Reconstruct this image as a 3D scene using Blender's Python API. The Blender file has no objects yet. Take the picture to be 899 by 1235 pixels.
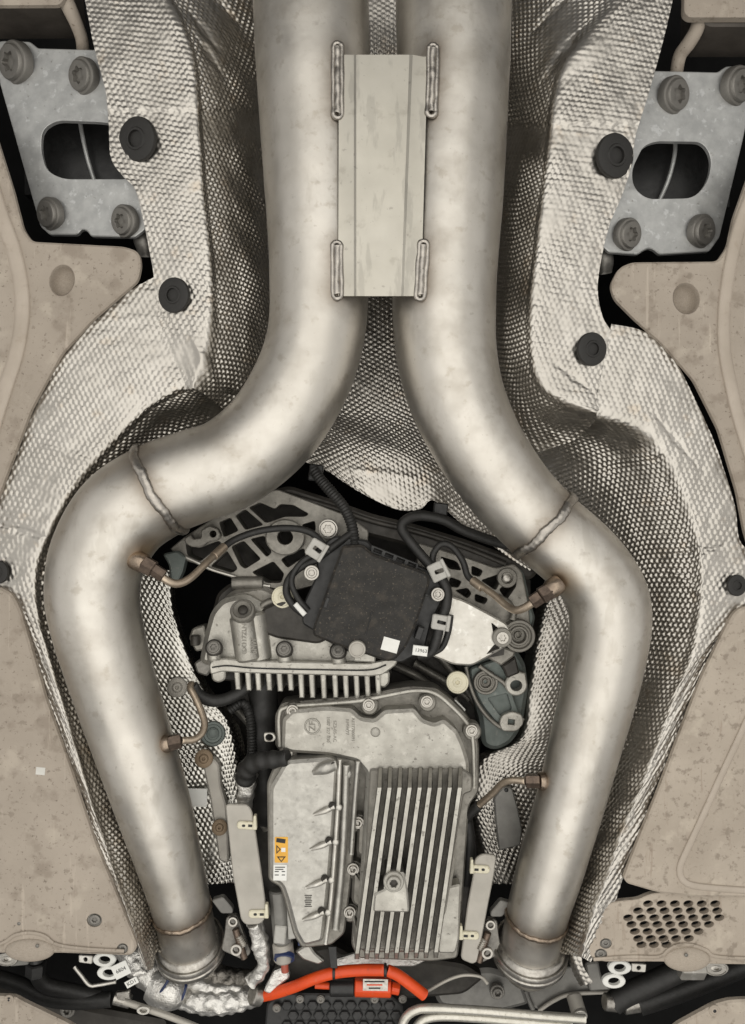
import bpy, math, random
import numpy as np
from mathutils import Vector, Matrix
from mathutils.geometry import tessellate_polygon, delaunay_2d_cdt
random.seed(7); rng = np.random.default_rng(7)
C = bpy.context.scene.collection
SC = bpy.context.scene

# ------------------------------------------------------------------ camera, light, exposure
# The car is on a lift: the camera lies under it and looks straight up (+Z); X runs to the
# right of the car as seen from below, Y towards its nose.  One unit of the drawing = 1 mm at D.
S = 0.001; D = 1000.0; CX, CY = 449.5, 617.5; ZC = 0.5
cd = bpy.data.cameras.new('camera'); cam = bpy.data.objects.new('camera', cd); C.objects.link(cam)
cam.location = (0, 0, ZC); cam.rotation_euler = (math.pi, 0, 0)
cd.sensor_fit = 'VERTICAL'; cd.sensor_height = 24; cd.lens = 24*D/1235.0
cd.clip_start = 0.02; cd.clip_end = 60
SC.camera = cam
w = bpy.data.worlds.new('World'); SC.world = w; w.use_nodes = True
w.node_tree.nodes['Background'].inputs[0].default_value = (1.0, 0.97, 0.93, 1)
w.node_tree.nodes['Background'].inputs[1].default_value = 0.15
def area(name, loc, rot, sx, sy, power, col):
    l = bpy.data.lights.new(name, 'AREA'); l.shape = 'RECTANGLE'; l.size = sx; l.size_y = sy
    l.energy = power; l.color = col
    o = bpy.data.objects.new(name, l); C.objects.link(o); o.location = loc; o.rotation_euler = rot
area('workshop_light', (0.0, 0.35, ZC-0.25), (math.pi, 0, 0), 1.8, 3.2, 28, (1.0, 0.968, 0.905))
area('side_fill_west', (-1.5, 0.1, ZC+0.15), (0, math.radians(-115), 0), 1.3, 2.6, 7, (1.0, 0.97, 0.92))  # soft side fill added to brighten the outer flanks of the pipes
area('side_fill_east', (1.5, 0.1, ZC+0.15), (0, math.radians(115), 0), 1.3, 2.6, 7, (1.0, 0.97, 0.92))  # matching side fill, added for the other pipe
SC.view_settings.view_transform = 'Standard'; SC.view_settings.look = 'None'
SC.view_settings.exposure = 0.0; SC.view_settings.gamma = 1.0; SC.view_settings.use_curve_mapping = False

# ------------------------------------------------------------------ placing
def K(d): return (D-d)/D
def P(px, py, d=0.0):
    k = K(d); return Vector(((px-CX)*k*S, (py-CY)*k*S, ZC+(D-d)*S))
def PA(a):
    a = np.asarray(a, float); k = (D-a[..., 2])/D
    return np.stack([(a[..., 0]-CX)*k*S, (a[..., 1]-CY)*k*S, ZC+(D-a[..., 2])*S], -1)

# ------------------------------------------------------------------ materials
def mat(name, c1, c2=None, metal=0.0, rough=0.5, rvar=0.1, scale=60, bump=0.0, bscale=250, bdist=0.0006,
        spots=None, spec=0.5, heat=None, streak=None, coat=0.0, fine=None):
    m = bpy.data.materials.new(name); m.use_nodes = True
    nt = m.node_tree; N = nt.nodes; L = nt.links; b = N['Principled BSDF']
    tc = N.new('ShaderNodeTexCoord')
    def noise(sc, det=5, ro=0.6, vec=None):
        n = N.new('ShaderNodeTexNoise'); n.inputs['Scale'].default_value = sc; n.inputs['Detail'].default_value = det
        n.inputs['Roughness'].default_value = ro; L.new(vec or tc.outputs['Object'], n.inputs['Vector']); return n.outputs['Fac']
    def ramp(fac, lo, hi, a=0.0, bb=1.0):
        r = N.new('ShaderNodeMapRange'); r.inputs['From Min'].default_value = lo; r.inputs['From Max'].default_value = hi
        r.inputs['To Min'].default_value = a; r.inputs['To Max'].default_value = bb; L.new(fac, r.inputs['Value']); return r.outputs['Result']
    def mix(fac, a, bb):
        x = N.new('ShaderNodeMix'); x.data_type = 'RGBA'
        L.new(fac, x.inputs[0])
        for s, v in ((x.inputs[6], a), (x.inputs[7], bb)):
            if isinstance(v, tuple): s.default_value = (*v, 1)
            else: L.new(v, s)
        return x.outputs[2]
    c2 = c2 or tuple(v*0.8 for v in c1)
    nf = noise(scale)
    col = mix(ramp(nf, 0.35, 0.65), c1, c2)
    if fine:
        col = mix(ramp(noise(fine[1], 3), fine[2], fine[3], 0, fine[4]), col, fine[0])
    if spots:
        for sp in spots: col = mix(ramp(noise(sp[1], 4), sp[2], sp[2]+sp[4], 0, sp[3]), col, sp[0])
    if streak:
        mp = N.new('ShaderNodeMapping'); mp.inputs['Scale'].default_value = streak[1]
        mp.inputs['Rotation'].default_value = (0, 0, streak[4])
        L.new(tc.outputs['Object'], mp.inputs['Vector'])
        col = mix(ramp(noise(1.0, 4, 0.6, mp.outputs[0]), streak[2], streak[2]+0.06, 0, streak[3]), col, streak[0])
    if heat:
        for (pos, rad, hc, amt) in heat:
            vm = N.new('ShaderNodeVectorMath'); vm.operation = 'DISTANCE'; vm.inputs[1].default_value = pos
            L.new(tc.outputs['Object'], vm.inputs[0])
            ad = N.new('ShaderNodeMath'); ad.operation = 'MULTIPLY_ADD'; ad.inputs[1].default_value = rad*0.5
            L.new(nf, ad.inputs[0]); L.new(vm.outputs['Value'], ad.inputs[2])
            col = mix(ramp(ad.outputs[0], rad*0.45, rad*1.25, amt, 0), col, hc)
    if heat:
        at = N.new('ShaderNodeAttribute'); at.attribute_name = 'weld_tint'
        mu = N.new('ShaderNodeMath'); mu.operation = 'MULTIPLY'; L.new(at.outputs['Fac'], mu.inputs[0]); L.new(ramp(nf, 0.3, 0.6, 0.45, 0.95), mu.inputs[1])
        col = mix(mu.outputs[0], col, (0.225, 0.185, 0.145))
    L.new(col, b.inputs['Base Color'])
    b.inputs['Metallic'].default_value = metal; b.inputs['Specular IOR Level'].default_value = spec
    b.inputs['Coat Weight'].default_value = coat
    L.new(ramp(noise(scale*2.3), 0.3, 0.7, max(0.03, rough-rvar), rough+rvar), b.inputs['Roughness'])
    if bump:
        bn = N.new('ShaderNodeBump'); bn.inputs['Strength'].default_value = bump; bn.inputs['Distance'].default_value = bdist
        L.new(noise(bscale, 6), bn.inputs['Height']); L.new(bn.outputs[0], b.inputs['Normal'])
    return m
def wp(px, py, d): return tuple(P(px, py, d))
STEEL = mat('brushed_stainless', (0.63, 0.602, 0.555), (0.56, 0.532, 0.485), 1.0, 0.45, 0.06, 14, 0.10, 30, 0.004,
    spots=[((0.40, 0.365, 0.315), 16, 0.52, 0.55, 0.2), ((0.66, 0.635, 0.585), 26, 0.54, 0.5, 0.15), ((0.42, 0.38, 0.32), 60, 0.59, 0.5, 0.10), ((0.34, 0.31, 0.27), 34, 0.67, 0.35, 0.06), ((0.36, 0.33, 0.28), 150, 0.67, 0.4, 0.05)], streak=((0.40, 0.37, 0.32), (26, 9, 26), 0.60, 0.3, 0.2),
    heat=[(wp(176, 670, 30), 0.034, (0.42, 0.28, 0.14), 0.7), (wp(672, 708, 30), 0.034, (0.42, 0.29, 0.15), 0.7),
          (wp(203, 897, -10), 0.022, (0.40, 0.27, 0.15), 0.6), (wp(653, 942, -20), 0.022, (0.36, 0.25, 0.16), 0.6)])
PLATE = mat('bridge_plate_steel', (0.48, 0.46, 0.41), (0.43, 0.41, 0.36), 1.0, 0.40, 0.05, 10, 0.05, 60,
    spots=[((0.33, 0.31, 0.27), 40, 0.60, 0.5, 0.08), ((0.30, 0.28, 0.25), 130, 0.66, 0.7, 0.05)], streak=((0.33, 0.315, 0.28), (55, 13, 20), 0.57, 0.55, 0.35))
WELD = mat('weld_bead', (0.46, 0.43, 0.39), (0.33, 0.31, 0.285), 1.0, 0.33, 0.08, 120, 0.25, 260, 0.001)
WELDB = mat('heat_tinted_weld', (0.36, 0.29, 0.225), (0.24, 0.19, 0.15), 1.0, 0.34, 0.1, 120, 0.3, 260, 0.001)
SHIELD = mat('embossed_aluminium', (0.52, 0.496, 0.458), (0.455, 0.432, 0.395), 1.0, 0.35, 0.05, 25, 0.12, 420, 0.0006,
    spots=[((0.50, 0.42, 0.33), 30, 0.60, 0.45, 0.1), ((0.40, 0.32, 0.25), 300, 0.66, 0.5, 0.06)])
SHIELDB = mat('bright_embossed_aluminium', (0.60, 0.585, 0.545), (0.52, 0.505, 0.465), 1.0, 0.28, 0.06, 25, 0.1, 420, 0.0006)
TRAY = mat('undertray_felt', (0.405, 0.352, 0.295), (0.34, 0.294, 0.244), 0.0, 0.60, 0.1, 9, 0.35, 500, 0.0005,
    spots=[((0.22, 0.18, 0.142), 34, 0.54, 0.5, 0.12), ((0.47, 0.415, 0.345), 24, 0.57, 0.6, 0.09), ((0.15, 0.12, 0.095), 220, 0.62, 0.7, 0.05), ((0.20, 0.165, 0.13), 90, 0.61, 0.5, 0.06)],
    streak=((0.56, 0.49, 0.41), (90, 7, 40), 0.62, 0.4, 0.6), spec=0.3)
TRAYR = mat('mottled_undertray_felt', (0.45, 0.392, 0.326), (0.375, 0.323, 0.266), 0.0, 0.64, 0.1, 12, 0.4, 500, 0.0005,
    spots=[((0.20, 0.165, 0.13), 95, 0.55, 0.6, 0.09), ((0.52, 0.46, 0.38), 30, 0.58, 0.6, 0.09), ((0.16, 0.12, 0.095), 260, 0.64, 0.6, 0.05)],
    streak=((0.30, 0.24, 0.19), (110, 14, 40), 0.61, 0.5, -0.5), spec=0.3)
BROWN = mat('shaded_crossmember', (0.11, 0.096, 0.082), (0.07, 0.061, 0.052), 0.2, 0.55, 0.1, 20, 0.2, 300)  # brown darkened: the shade on the beam faces is put into the colour
GALV = mat('galvanised_steel', (0.52, 0.525, 0.515), (0.40, 0.405, 0.40), 0.45, 0.40, 0.1, 55, 0.15, 300,
    spots=[((0.68, 0.69, 0.69), 90, 0.58, 0.6, 0.08), ((0.24, 0.23, 0.21), 170, 0.66, 0.7, 0.05)])
BOLT = mat('zinc_flake_bolt', (0.25, 0.24, 0.22), (0.19, 0.18, 0.165), 0.7, 0.48, 0.08, 150, 0.3, 400)
BRBOLT = mat('bright_bolt', (0.52, 0.50, 0.46), (0.36, 0.34, 0.31), 0.95, 0.34, 0.08, 200, 0.2, 400)
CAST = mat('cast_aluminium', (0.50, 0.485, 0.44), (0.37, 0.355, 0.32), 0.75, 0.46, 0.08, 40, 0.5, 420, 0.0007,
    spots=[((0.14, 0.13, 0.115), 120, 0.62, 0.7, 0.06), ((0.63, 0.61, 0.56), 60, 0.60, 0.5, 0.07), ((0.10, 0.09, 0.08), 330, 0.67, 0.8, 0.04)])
CASTB = mat('blotchy_cast_aluminium', (0.49, 0.478, 0.442), (0.36, 0.348, 0.32), 0.75, 0.40, 0.08, 55, 0.4, 300, 0.0007,
    spots=[((0.26, 0.25, 0.23), 75, 0.53, 0.7, 0.22), ((0.62, 0.61, 0.57), 55, 0.55, 0.5, 0.2), ((0.18, 0.17, 0.155), 170, 0.64, 0.6, 0.06)])
CASTG = mat('greenish_casting', (0.155, 0.175, 0.165), (0.12, 0.14, 0.13), 0.5, 0.5, 0.08, 40, 0.3, 420, spots=[((0.24, 0.24, 0.22), 100, 0.62, 0.5, 0.06)])
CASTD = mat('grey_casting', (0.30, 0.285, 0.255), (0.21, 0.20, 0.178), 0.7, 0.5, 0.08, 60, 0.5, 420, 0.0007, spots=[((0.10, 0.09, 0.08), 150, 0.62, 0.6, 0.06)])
CASTX = mat('near_black_casting', (0.055, 0.05, 0.043), (0.03, 0.027, 0.023), 0.3, 0.5, 0.1, 40, 0.3, 300)  # near-black; also carries the shade of deep pockets and gaps in its colour
BRIGHT = mat('bright_cover_aluminium', (0.62, 0.60, 0.555), (0.53, 0.51, 0.465), 0.8, 0.42, 0.08, 45, 0.25, 200,
    spots=[((0.80, 0.79, 0.75), 70, 0.58, 0.5, 0.06), ((0.38, 0.35, 0.30), 90, 0.64, 0.5, 0.05)])
BLACK = mat('black_plastic', (0.018, 0.018, 0.018), (0.012, 0.012, 0.012), 0.0, 0.42, 0.1, 60, 0.2, 500)
RUBBER = mat('black_rubber', (0.022, 0.021, 0.02), (0.014, 0.014, 0.013), 0.0, 0.55, 0.08, 90, 0.3, 400)
LID = mat('dusty_black_lid', (0.017, 0.016, 0.015), (0.026, 0.024, 0.021), 0.0, 0.55, 0.1, 40, 0.8, 330, 0.0007,
    spots=[((0.15, 0.125, 0.095), 330, 0.60, 0.55, 0.07), ((0.075, 0.062, 0.048), 60, 0.52, 0.55, 0.2)], spec=0.3)
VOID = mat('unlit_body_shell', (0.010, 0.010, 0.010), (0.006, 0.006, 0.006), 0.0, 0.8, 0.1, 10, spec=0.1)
CLIPB = mat('fastener_plastic', (0.020, 0.019, 0.017), (0.013, 0.012, 0.011), 0.0, 0.5, 0.1, 200, 0.3, 400)
GREYP = mat('light_grey_plastic', (0.46, 0.45, 0.42), (0.40, 0.39, 0.36), 0.0, 0.4, 0.08, 200)
CREAM = mat('cream_plastic', (0.74, 0.70, 0.55), (0.66, 0.62, 0.47), 0.0, 0.4, 0.08, 160, spots=[((0.35, 0.29, 0.17), 150, 0.62, 0.6, 0.07)])
WHITE = mat('white_label', (0.82, 0.82, 0.79), (0.76, 0.76, 0.72), 0.0, 0.5, 0.05, 60)
GREYL = mat('grey_foil_label', (0.66, 0.65, 0.61), (0.60, 0.59, 0.55), 0.1, 0.45, 0.05, 60)
INK = mat('black_ink', (0.02, 0.02, 0.02), None, 0.0, 0.6, 0.05)
AMBER = mat('amber_label', (0.80, 0.43, 0.05), (0.72, 0.37, 0.04), 0.0, 0.45, 0.05, 60)
ORANGE = mat('orange_cable_sheath', (0.80, 0.085, 0.012), (0.68, 0.065, 0.010), 0.0, 0.45, 0.08, 40, 0.15, 200, spots=[((0.30, 0.055, 0.02), 70, 0.60, 0.5, 0.1), ((0.62, 0.18, 0.08), 160, 0.63, 0.4, 0.06)])
BRONZE = mat('heat_browned_nut', (0.19, 0.145, 0.115), (0.11, 0.085, 0.07), 0.9, 0.42, 0.1, 150, 0.4, 350)
TAN = mat('tan_sensor_tube', (0.55, 0.46, 0.36), (0.44, 0.36, 0.28), 0.8, 0.36, 0.1, 60, 0.2, 300)
RUST = mat('rusty_washer', (0.30, 0.225, 0.15), (0.20, 0.145, 0.095), 0.4, 0.55, 0.1, 150, 0.4, 400)
FOIL = mat('crinkled_foil', (0.80, 0.785, 0.75), (0.70, 0.685, 0.65), 0.8, 0.36, 0.1, 60, 0.7, 130, 0.004, spots=[((0.40, 0.38, 0.34), 60, 0.60, 0.5, 0.08)])
FOILD = mat('sooty_foil', (0.30, 0.28, 0.25), (0.16, 0.15, 0.135), 0.9, 0.38, 0.1, 60, 0.7, 130, 0.004)
DUSTP = mat('dusty_grey_plate', (0.47, 0.445, 0.40), (0.40, 0.38, 0.34), 0.35, 0.55, 0.08, 25, 0.2, 350, spots=[((0.30, 0.28, 0.25), 40, 0.60, 0.4, 0.1)])
BLUE = mat('blue_tie', (0.02, 0.035, 0.11), None, 0.0, 0.4, 0.05)
TUBEM = mat('speckled_zinc_pipe', (0.66, 0.64, 0.58), (0.56, 0.54, 0.48), 0.7, 0.38, 0.08, 120, 0.2, 300, spots=[((0.30, 0.28, 0.23), 300, 0.60, 0.6, 0.06)])
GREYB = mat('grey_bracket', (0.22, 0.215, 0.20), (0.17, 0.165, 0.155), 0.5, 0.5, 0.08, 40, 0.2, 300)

# ------------------------------------------------------------------ objects
def wloc(o):
    v = Vector((0, 0, 0))
    while o is not None: v += o.location; o = o.parent
    return v
def tag(o, label, cat=None, group=None, kind=None):
    if label: o['label'] = label
    if cat: o['category'] = cat
    if group: o['group'] = group
    if kind: o['kind'] = kind
    return o
def thing(name, label, cat, px, py, d=0, group=None):
    o = bpy.data.objects.new(name, None); C.objects.link(o); o.location = P(px, py, d); o.empty_display_size = 0.02
    return tag(o, label, cat, group)
def link(name, me, parent=None, label=None):
    o = bpy.data.objects.new(name, me); C.objects.link(o)
    if parent is not None: o.parent = parent; o.location = -wloc(parent)
    if label: o['label'] = label
    return o
def mesh(name, v, f, m, ang=35):
    me = bpy.data.meshes.new(name)
    me.from_pydata([tuple(x) for x in v], [], f); me.update()
    me.materials.append(m)
    if ang:
        me.polygons.foreach_set('use_smooth', [True]*len(me.polygons)); me.set_sharp_from_angle(angle=math.radians(ang))
    return me
def grid_mesh(name, V, m, wrap=False):
    """V: (nu, nv, 3) array -> smooth quad grid."""
    nu, nv = V.shape[:2]; me = bpy.data.meshes.new(name)
    idx = np.arange(nu*nv).reshape(nu, nv)
    if wrap: idx = np.concatenate([idx, idx[:, :1]], 1)
    q = np.stack([idx[:-1, :-1], idx[1:, :-1], idx[1:, 1:], idx[:-1, 1:]], -1).reshape(-1, 4)
    me.vertices.add(nu*nv); me.vertices.foreach_set('co', V.reshape(-1).astype(np.float32))
    me.loops.add(q.size); me.loops.foreach_set('vertex_index', q.reshape(-1).astype(np.int32))
    me.polygons.add(len(q)); me.polygons.foreach_set('loop_start', np.arange(0, q.size, 4, dtype=np.int32))
    me.update(calc_edges=True); me.polygons.foreach_set('use_smooth', np.ones(len(q), bool))
    me.materials.append(m); return me
def cr(pts, n, even=True):
    p = np.asarray(pts, float)
    if len(p) == 2:
        t = np.linspace(0, 1, n)[:, None]; return p[0]*(1-t)+p[1]*t
    e = np.vstack([2*p[0]-p[1], p, 2*p[-1]-p[-2]])
    M = 24; out = []
    for i in range(len(p)-1):
        a, b, c, d = e[i:i+4]; t = np.linspace(0, 1, M, endpoint=False)[:, None]
        out.append(0.5*((2*b)+(c-a)*t+(2*a-5*b+4*c-d)*t*t+(3*b-a-3*c+d)*t**3))
    o = np.vstack(out+[p[-1:]])
    s = np.concatenate([[0], np.cumsum(np.linalg.norm(np.diff(o[:, :3], axis=0), axis=1))])
    u = np.linspace(0, s[-1], n)
    return np.stack([np.interp(u, s, o[:, j]) for j in range(o.shape[1])], 1)
def rnd(pts, r, seg=5):
    """round the corners of an outline (r: one radius or one per corner)"""
    out = []; n = len(pts)
    for i, p in enumerate(pts):
        p = Vector(p[:2]); a = Vector(pts[i-1][:2]); b = Vector(pts[(i+1) % n][:2])
        rr = r[i] if isinstance(r, (list, tuple)) else r
        la = min(rr, (a-p).length*0.48); lb = min(rr, (b-p).length*0.48); l = min(la, lb)
        if l < 0.3: out.append(tuple(p)); continue
        q0 = p+(a-p).normalized()*l; q1 = p+(b-p).normalized()*l
        for k in range(seg+1):
            t = k/seg; out.append(tuple(q0*(1-t)**2+p*2*t*(1-t)+q1*t*t))
    return out
def smooth_outline(pts, n): return [tuple(x) for x in cr(list(pts)+[pts[0]], n+1)[:-1]]
def circ(x, y, r, ry=None, n=20, rot=0.0):
    ry = ry or r; c, s = math.cos(rot), math.sin(rot)
    return [(x+r*math.cos(a)*c-ry*math.sin(a)*s, y+r*math.cos(a)*s+ry*math.sin(a)*c) for a in (2*math.pi*i/n for i in range(n))]
def rect(x, y, wd, h, rot=0.0):
    c, s = math.cos(rot), math.sin(rot)
    return [(x+u*c-v*s, y+u*s+v*c) for u, v in ((-wd/2, -h/2), (wd/2, -h/2), (wd/2, h/2), (-wd/2, h/2))]
def pill(x, y, wd, h, rot=0.0): return rnd(rect(x, y, wd, h, rot), min(wd, h)/2, 6)
def area2(p): return 0.5*sum(p[i-1][0]*p[i][1]-p[i][0]*p[i-1][1] for i in range(len(p)))
def inset(p, e):
    out = []; n = len(p)
    for i in range(n):
        a, q, b = Vector(p[i-1]), Vector(p[i]), Vector(p[(i+1) % n])
        u = (q-a); v = (b-q)
        if u.length < 1e-6 or v.length < 1e-6: out.append(p[i]); continue
        u.normalize(); v.normalize(); nu = Vector((-u.y, u.x)); nv = Vector((-v.y, v.x))
        mth = nu+nv
        if mth.length < 1e-3: out.append(p[i]); continue
        mth.normalize(); k = e/max(0.45, mth.dot(nu)); out.append((q.x+mth.x*k, q.y+mth.y*k))
    return out
def plate_mesh(name, outline, d, t, m, bev=1.0, holes=(), back=True):
    """flat part: front face at depth d (number or function of x, y), straight walls t mm deep, chamfered rim"""
    df = d if callable(d) else (lambda x, y: d)
    loops = [list(outline)] + [list(h) for h in holes]
    loops = [l if (area2(l) > 0) == (i == 0) else l[::-1] for i, l in enumerate(loops)]
    V = []; F = []
    def ring(l, z):
        base = len(V)
        for x, y in l:
            k = P(x, y, df(x, y)); V.append(Vector((k.x, k.y, k.z+z*S)))
        return base
    def bridge(a, b, n):
        for i in range(n): j = (i+1) % n; F.append((a+i, a+j, b+j, b+i))
    fl = []; backs = []
    for l in loops:
        n = len(l)
        if bev > 0:
            bv = bev if l is loops[0] else min(bev, 0.5); ins = inset(l, bv); r0 = ring(ins, 0); r1 = ring(l, bv*0.8); bridge(r0, r1, n); fl.append((r0, ins))
        else: r1 = ring(l, 0); fl.append((r1, l))
        r2 = ring(l, t); bridge(r1, r2, n); backs.append((r2, l))
    for grp, fl_ in ((0, fl), (1, backs if back else None)):
        if fl_ is None: continue
        idx = [b+i for b, l in fl_ for i in range(len(l))]
        if len(fl_) == 1:
            for tr in tessellate_polygon([[Vector((x, y, 0)) for x, y in l] for b, l in fl_]): F.append(tuple(idx[i] for i in tr))
            continue
        pv = []; pe = []
        for b, l in fl_:
            n0 = len(pv); pv += [Vector(q) for q in l]; pe += [(n0+i, n0+(i+1) % len(l)) for i in range(len(l))]
        ov, _, of, ovo, _, _ = delaunay_2d_cdt(pv, pe, [], 0, 1e-5)
        polys = [np.array(l) for b, l in fl_]
        def odd(x, y):
            c = 0
            for q in polys:
                a, bq = q, np.roll(q, -1, 0); m_ = (a[:, 1] > y) != (bq[:, 1] > y)
                if m_.any(): c += int((x < a[m_, 0]+(y-a[m_, 1])*(bq[m_, 0]-a[m_, 0])/(bq[m_, 1]-a[m_, 1])).sum())
            return c % 2 == 1
        for tr in of:
            cx = sum(ov[i].x for i in tr)/3; cy = sum(ov[i].y for i in tr)/3
            if all(ovo[i] for i in tr) and odd(cx, cy): F.append(tuple(idx[ovo[i][0]] for i in tr))
    me = mesh(name, V, F, m, None)
    import bmesh
    bm = bmesh.new(); bm.from_mesh(me); bmesh.ops.recalc_face_normals(bm, faces=bm.faces); bm.to_mesh(me); bm.free()
    me.polygons.foreach_set('use_smooth', [True]*len(me.polygons)); me.set_sharp_from_angle(angle=math.radians(32))
    return me
def plate(name, outline, d, t, m, parent=None, bev=1.0, holes=(), label=None):
    return link(name, plate_mesh(name, outline, d, t, m, bev, holes), parent, label)
def snoise(X, seed, freq):
    """smooth pseudo noise from a few random plane waves; X (...,3)"""
    g = np.random.default_rng(seed); o = np.zeros(X.shape[:-1])
    for i in range(7):
        kv = g.normal(size=3); kv *= freq*(0.6+0.8*g.random())/np.linalg.norm(kv)
        o += np.sin(X @ kv + g.random()*6.28)
    return o/3.2
def tube_arr(pts, r, n=16, seg=None, foil=0.0, ffreq=400, corr=None, seed=1, closed=False, flat=1.0):
    """pts (px,py,d) -> ring grid; r in drawing px (number or one per point)"""
    p = np.asarray(pts, float)
    rr = np.full(len(p), r, float) if np.isscalar(r) else np.asarray(r, float)
    if closed: p = np.vstack([p, p[:1]]); rr = np.append(rr, rr[0])
    if seg is None: seg = max(6, int(np.linalg.norm(np.diff(p[:, :2], axis=0), axis=1).sum()/3.0))
    q = cr(np.column_stack([p, rr]), seg)
    rad = q[:, 3]*(D-q[:, 2])/D*S
    X = PA(q[:, :3]); T = np.gradient(X, axis=0)
    if closed: T[0] = T[-1] = (X[1]-X[-2])
    T /= np.linalg.norm(T, axis=1)[:, None]
    up = np.array([0, 0, -1.0]); a = np.cross(T[0], up)
    if np.linalg.norm(a) < 1e-3: a = np.array([1.0, 0, 0])
    a /= np.linalg.norm(a); A = [a]
    for i in range(1, len(T)):
        a = A[-1]-T[i]*np.dot(A[-1], T[i]); A.append(a/np.linalg.norm(a))
    A = np.array(A); B = np.cross(T, A)
    th = np.linspace(0, 2*np.pi, n, endpoint=False)
    if corr:
        s = np.concatenate([[0], np.cumsum(np.linalg.norm(np.diff(X, axis=0), axis=1))])
        rad = rad*(1+corr[1]*np.sin(s/(corr[0]*S)*2*np.pi))
    dirs = A[:, None]*np.cos(th)[None, :, None]+B[:, None]*np.sin(th)[None, :, None]*flat
    V = X[:, None]+dirs*rad[:, None, None]
    if foil: V = V+dirs*(foil*rad[:, None]*snoise(V, seed, ffreq))[:, :, None]
    return V
def tube(name, pts, r, m, parent=None, cap=True, label=None, **kw):
    V = tube_arr(pts, r, **kw)
    if cap and not kw.get('closed'):
        c0 = V[0].mean(0); c1 = V[-1].mean(0)
        V = np.concatenate([(V[:1]*0+c0), V[:1]*0.6+c0*0.4, V[:1], V, V[-1:], V[-1:]*0.6+c1*0.4, (V[-1:]*0+c1)], 0)
    me = grid_mesh(name, V, m, True)
    if cap: me.set_sharp_from_angle(angle=math.radians(50))
    return link(name, me, parent, label)
def rod(name, p0, p1, r, m, parent=None, n=6, bev=0.12, label=None, hole=0.0):
    """straight hex bar / cylinder between two points (px,py,d), chamfered ends"""
    a, b = P(*p0), P(*p1); rm = r*K(p0[2])*S; t = (b-a); ln = t.length; t.normalize()
    u = t.cross(Vector((0, 0, 1)));  u = u.normalized() if u.length > 1e-4 else Vector((1, 0, 0)); v = t.cross(u)
    rings = [(0, 0), (0, 0.85), (bev*rm, 1), (ln-bev*rm, 1), (ln, 0.85), (ln, 0)]
    V = []; F = []
    for z, q in rings:
        for i in range(n):
            an = 2*math.pi*i/n+math.pi/6; V.append(a+t*z+(u*math.cos(an)+v*math.sin(an))*rm*max(q, 1e-4))
    for k in range(len(rings)-1):
        for i in range(n): j = (i+1) % n; F.append((k*n+i, k*n+j, (k+1)*n+j, (k+1)*n+i))
    return link(name, mesh(name, V, F, m, 30), parent, label)
LCACHE = {}
def lathe_mesh(key, prof, m, n=32):
    """prof: (r, z, star) rings, z towards the viewer; unit radius"""
    if (key, m.name) in LCACHE: return LCACHE[(key, m.name)]
    V = []; F = []
    for pr in prof:
        r, z = pr[0], pr[1]; st = pr[2] if len(pr) > 2 else 0; kk = pr[3] if len(pr) > 3 else 6
        for i in range(n):
            a = 2*math.pi*i/n; q = max(r, 1e-4)*(1+st*math.cos(kk*a)); V.append((q*math.cos(a), q*math.sin(a), z))
    for k in range(len(prof)-1):
        for i in range(n): j = (i+1) % n; F.append((k*n+i, k*n+j, (k+1)*n+j, (k+1)*n+i))
    me = mesh(key, V, F, m, 40); LCACHE[(key, m.name)] = me; return me
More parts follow.
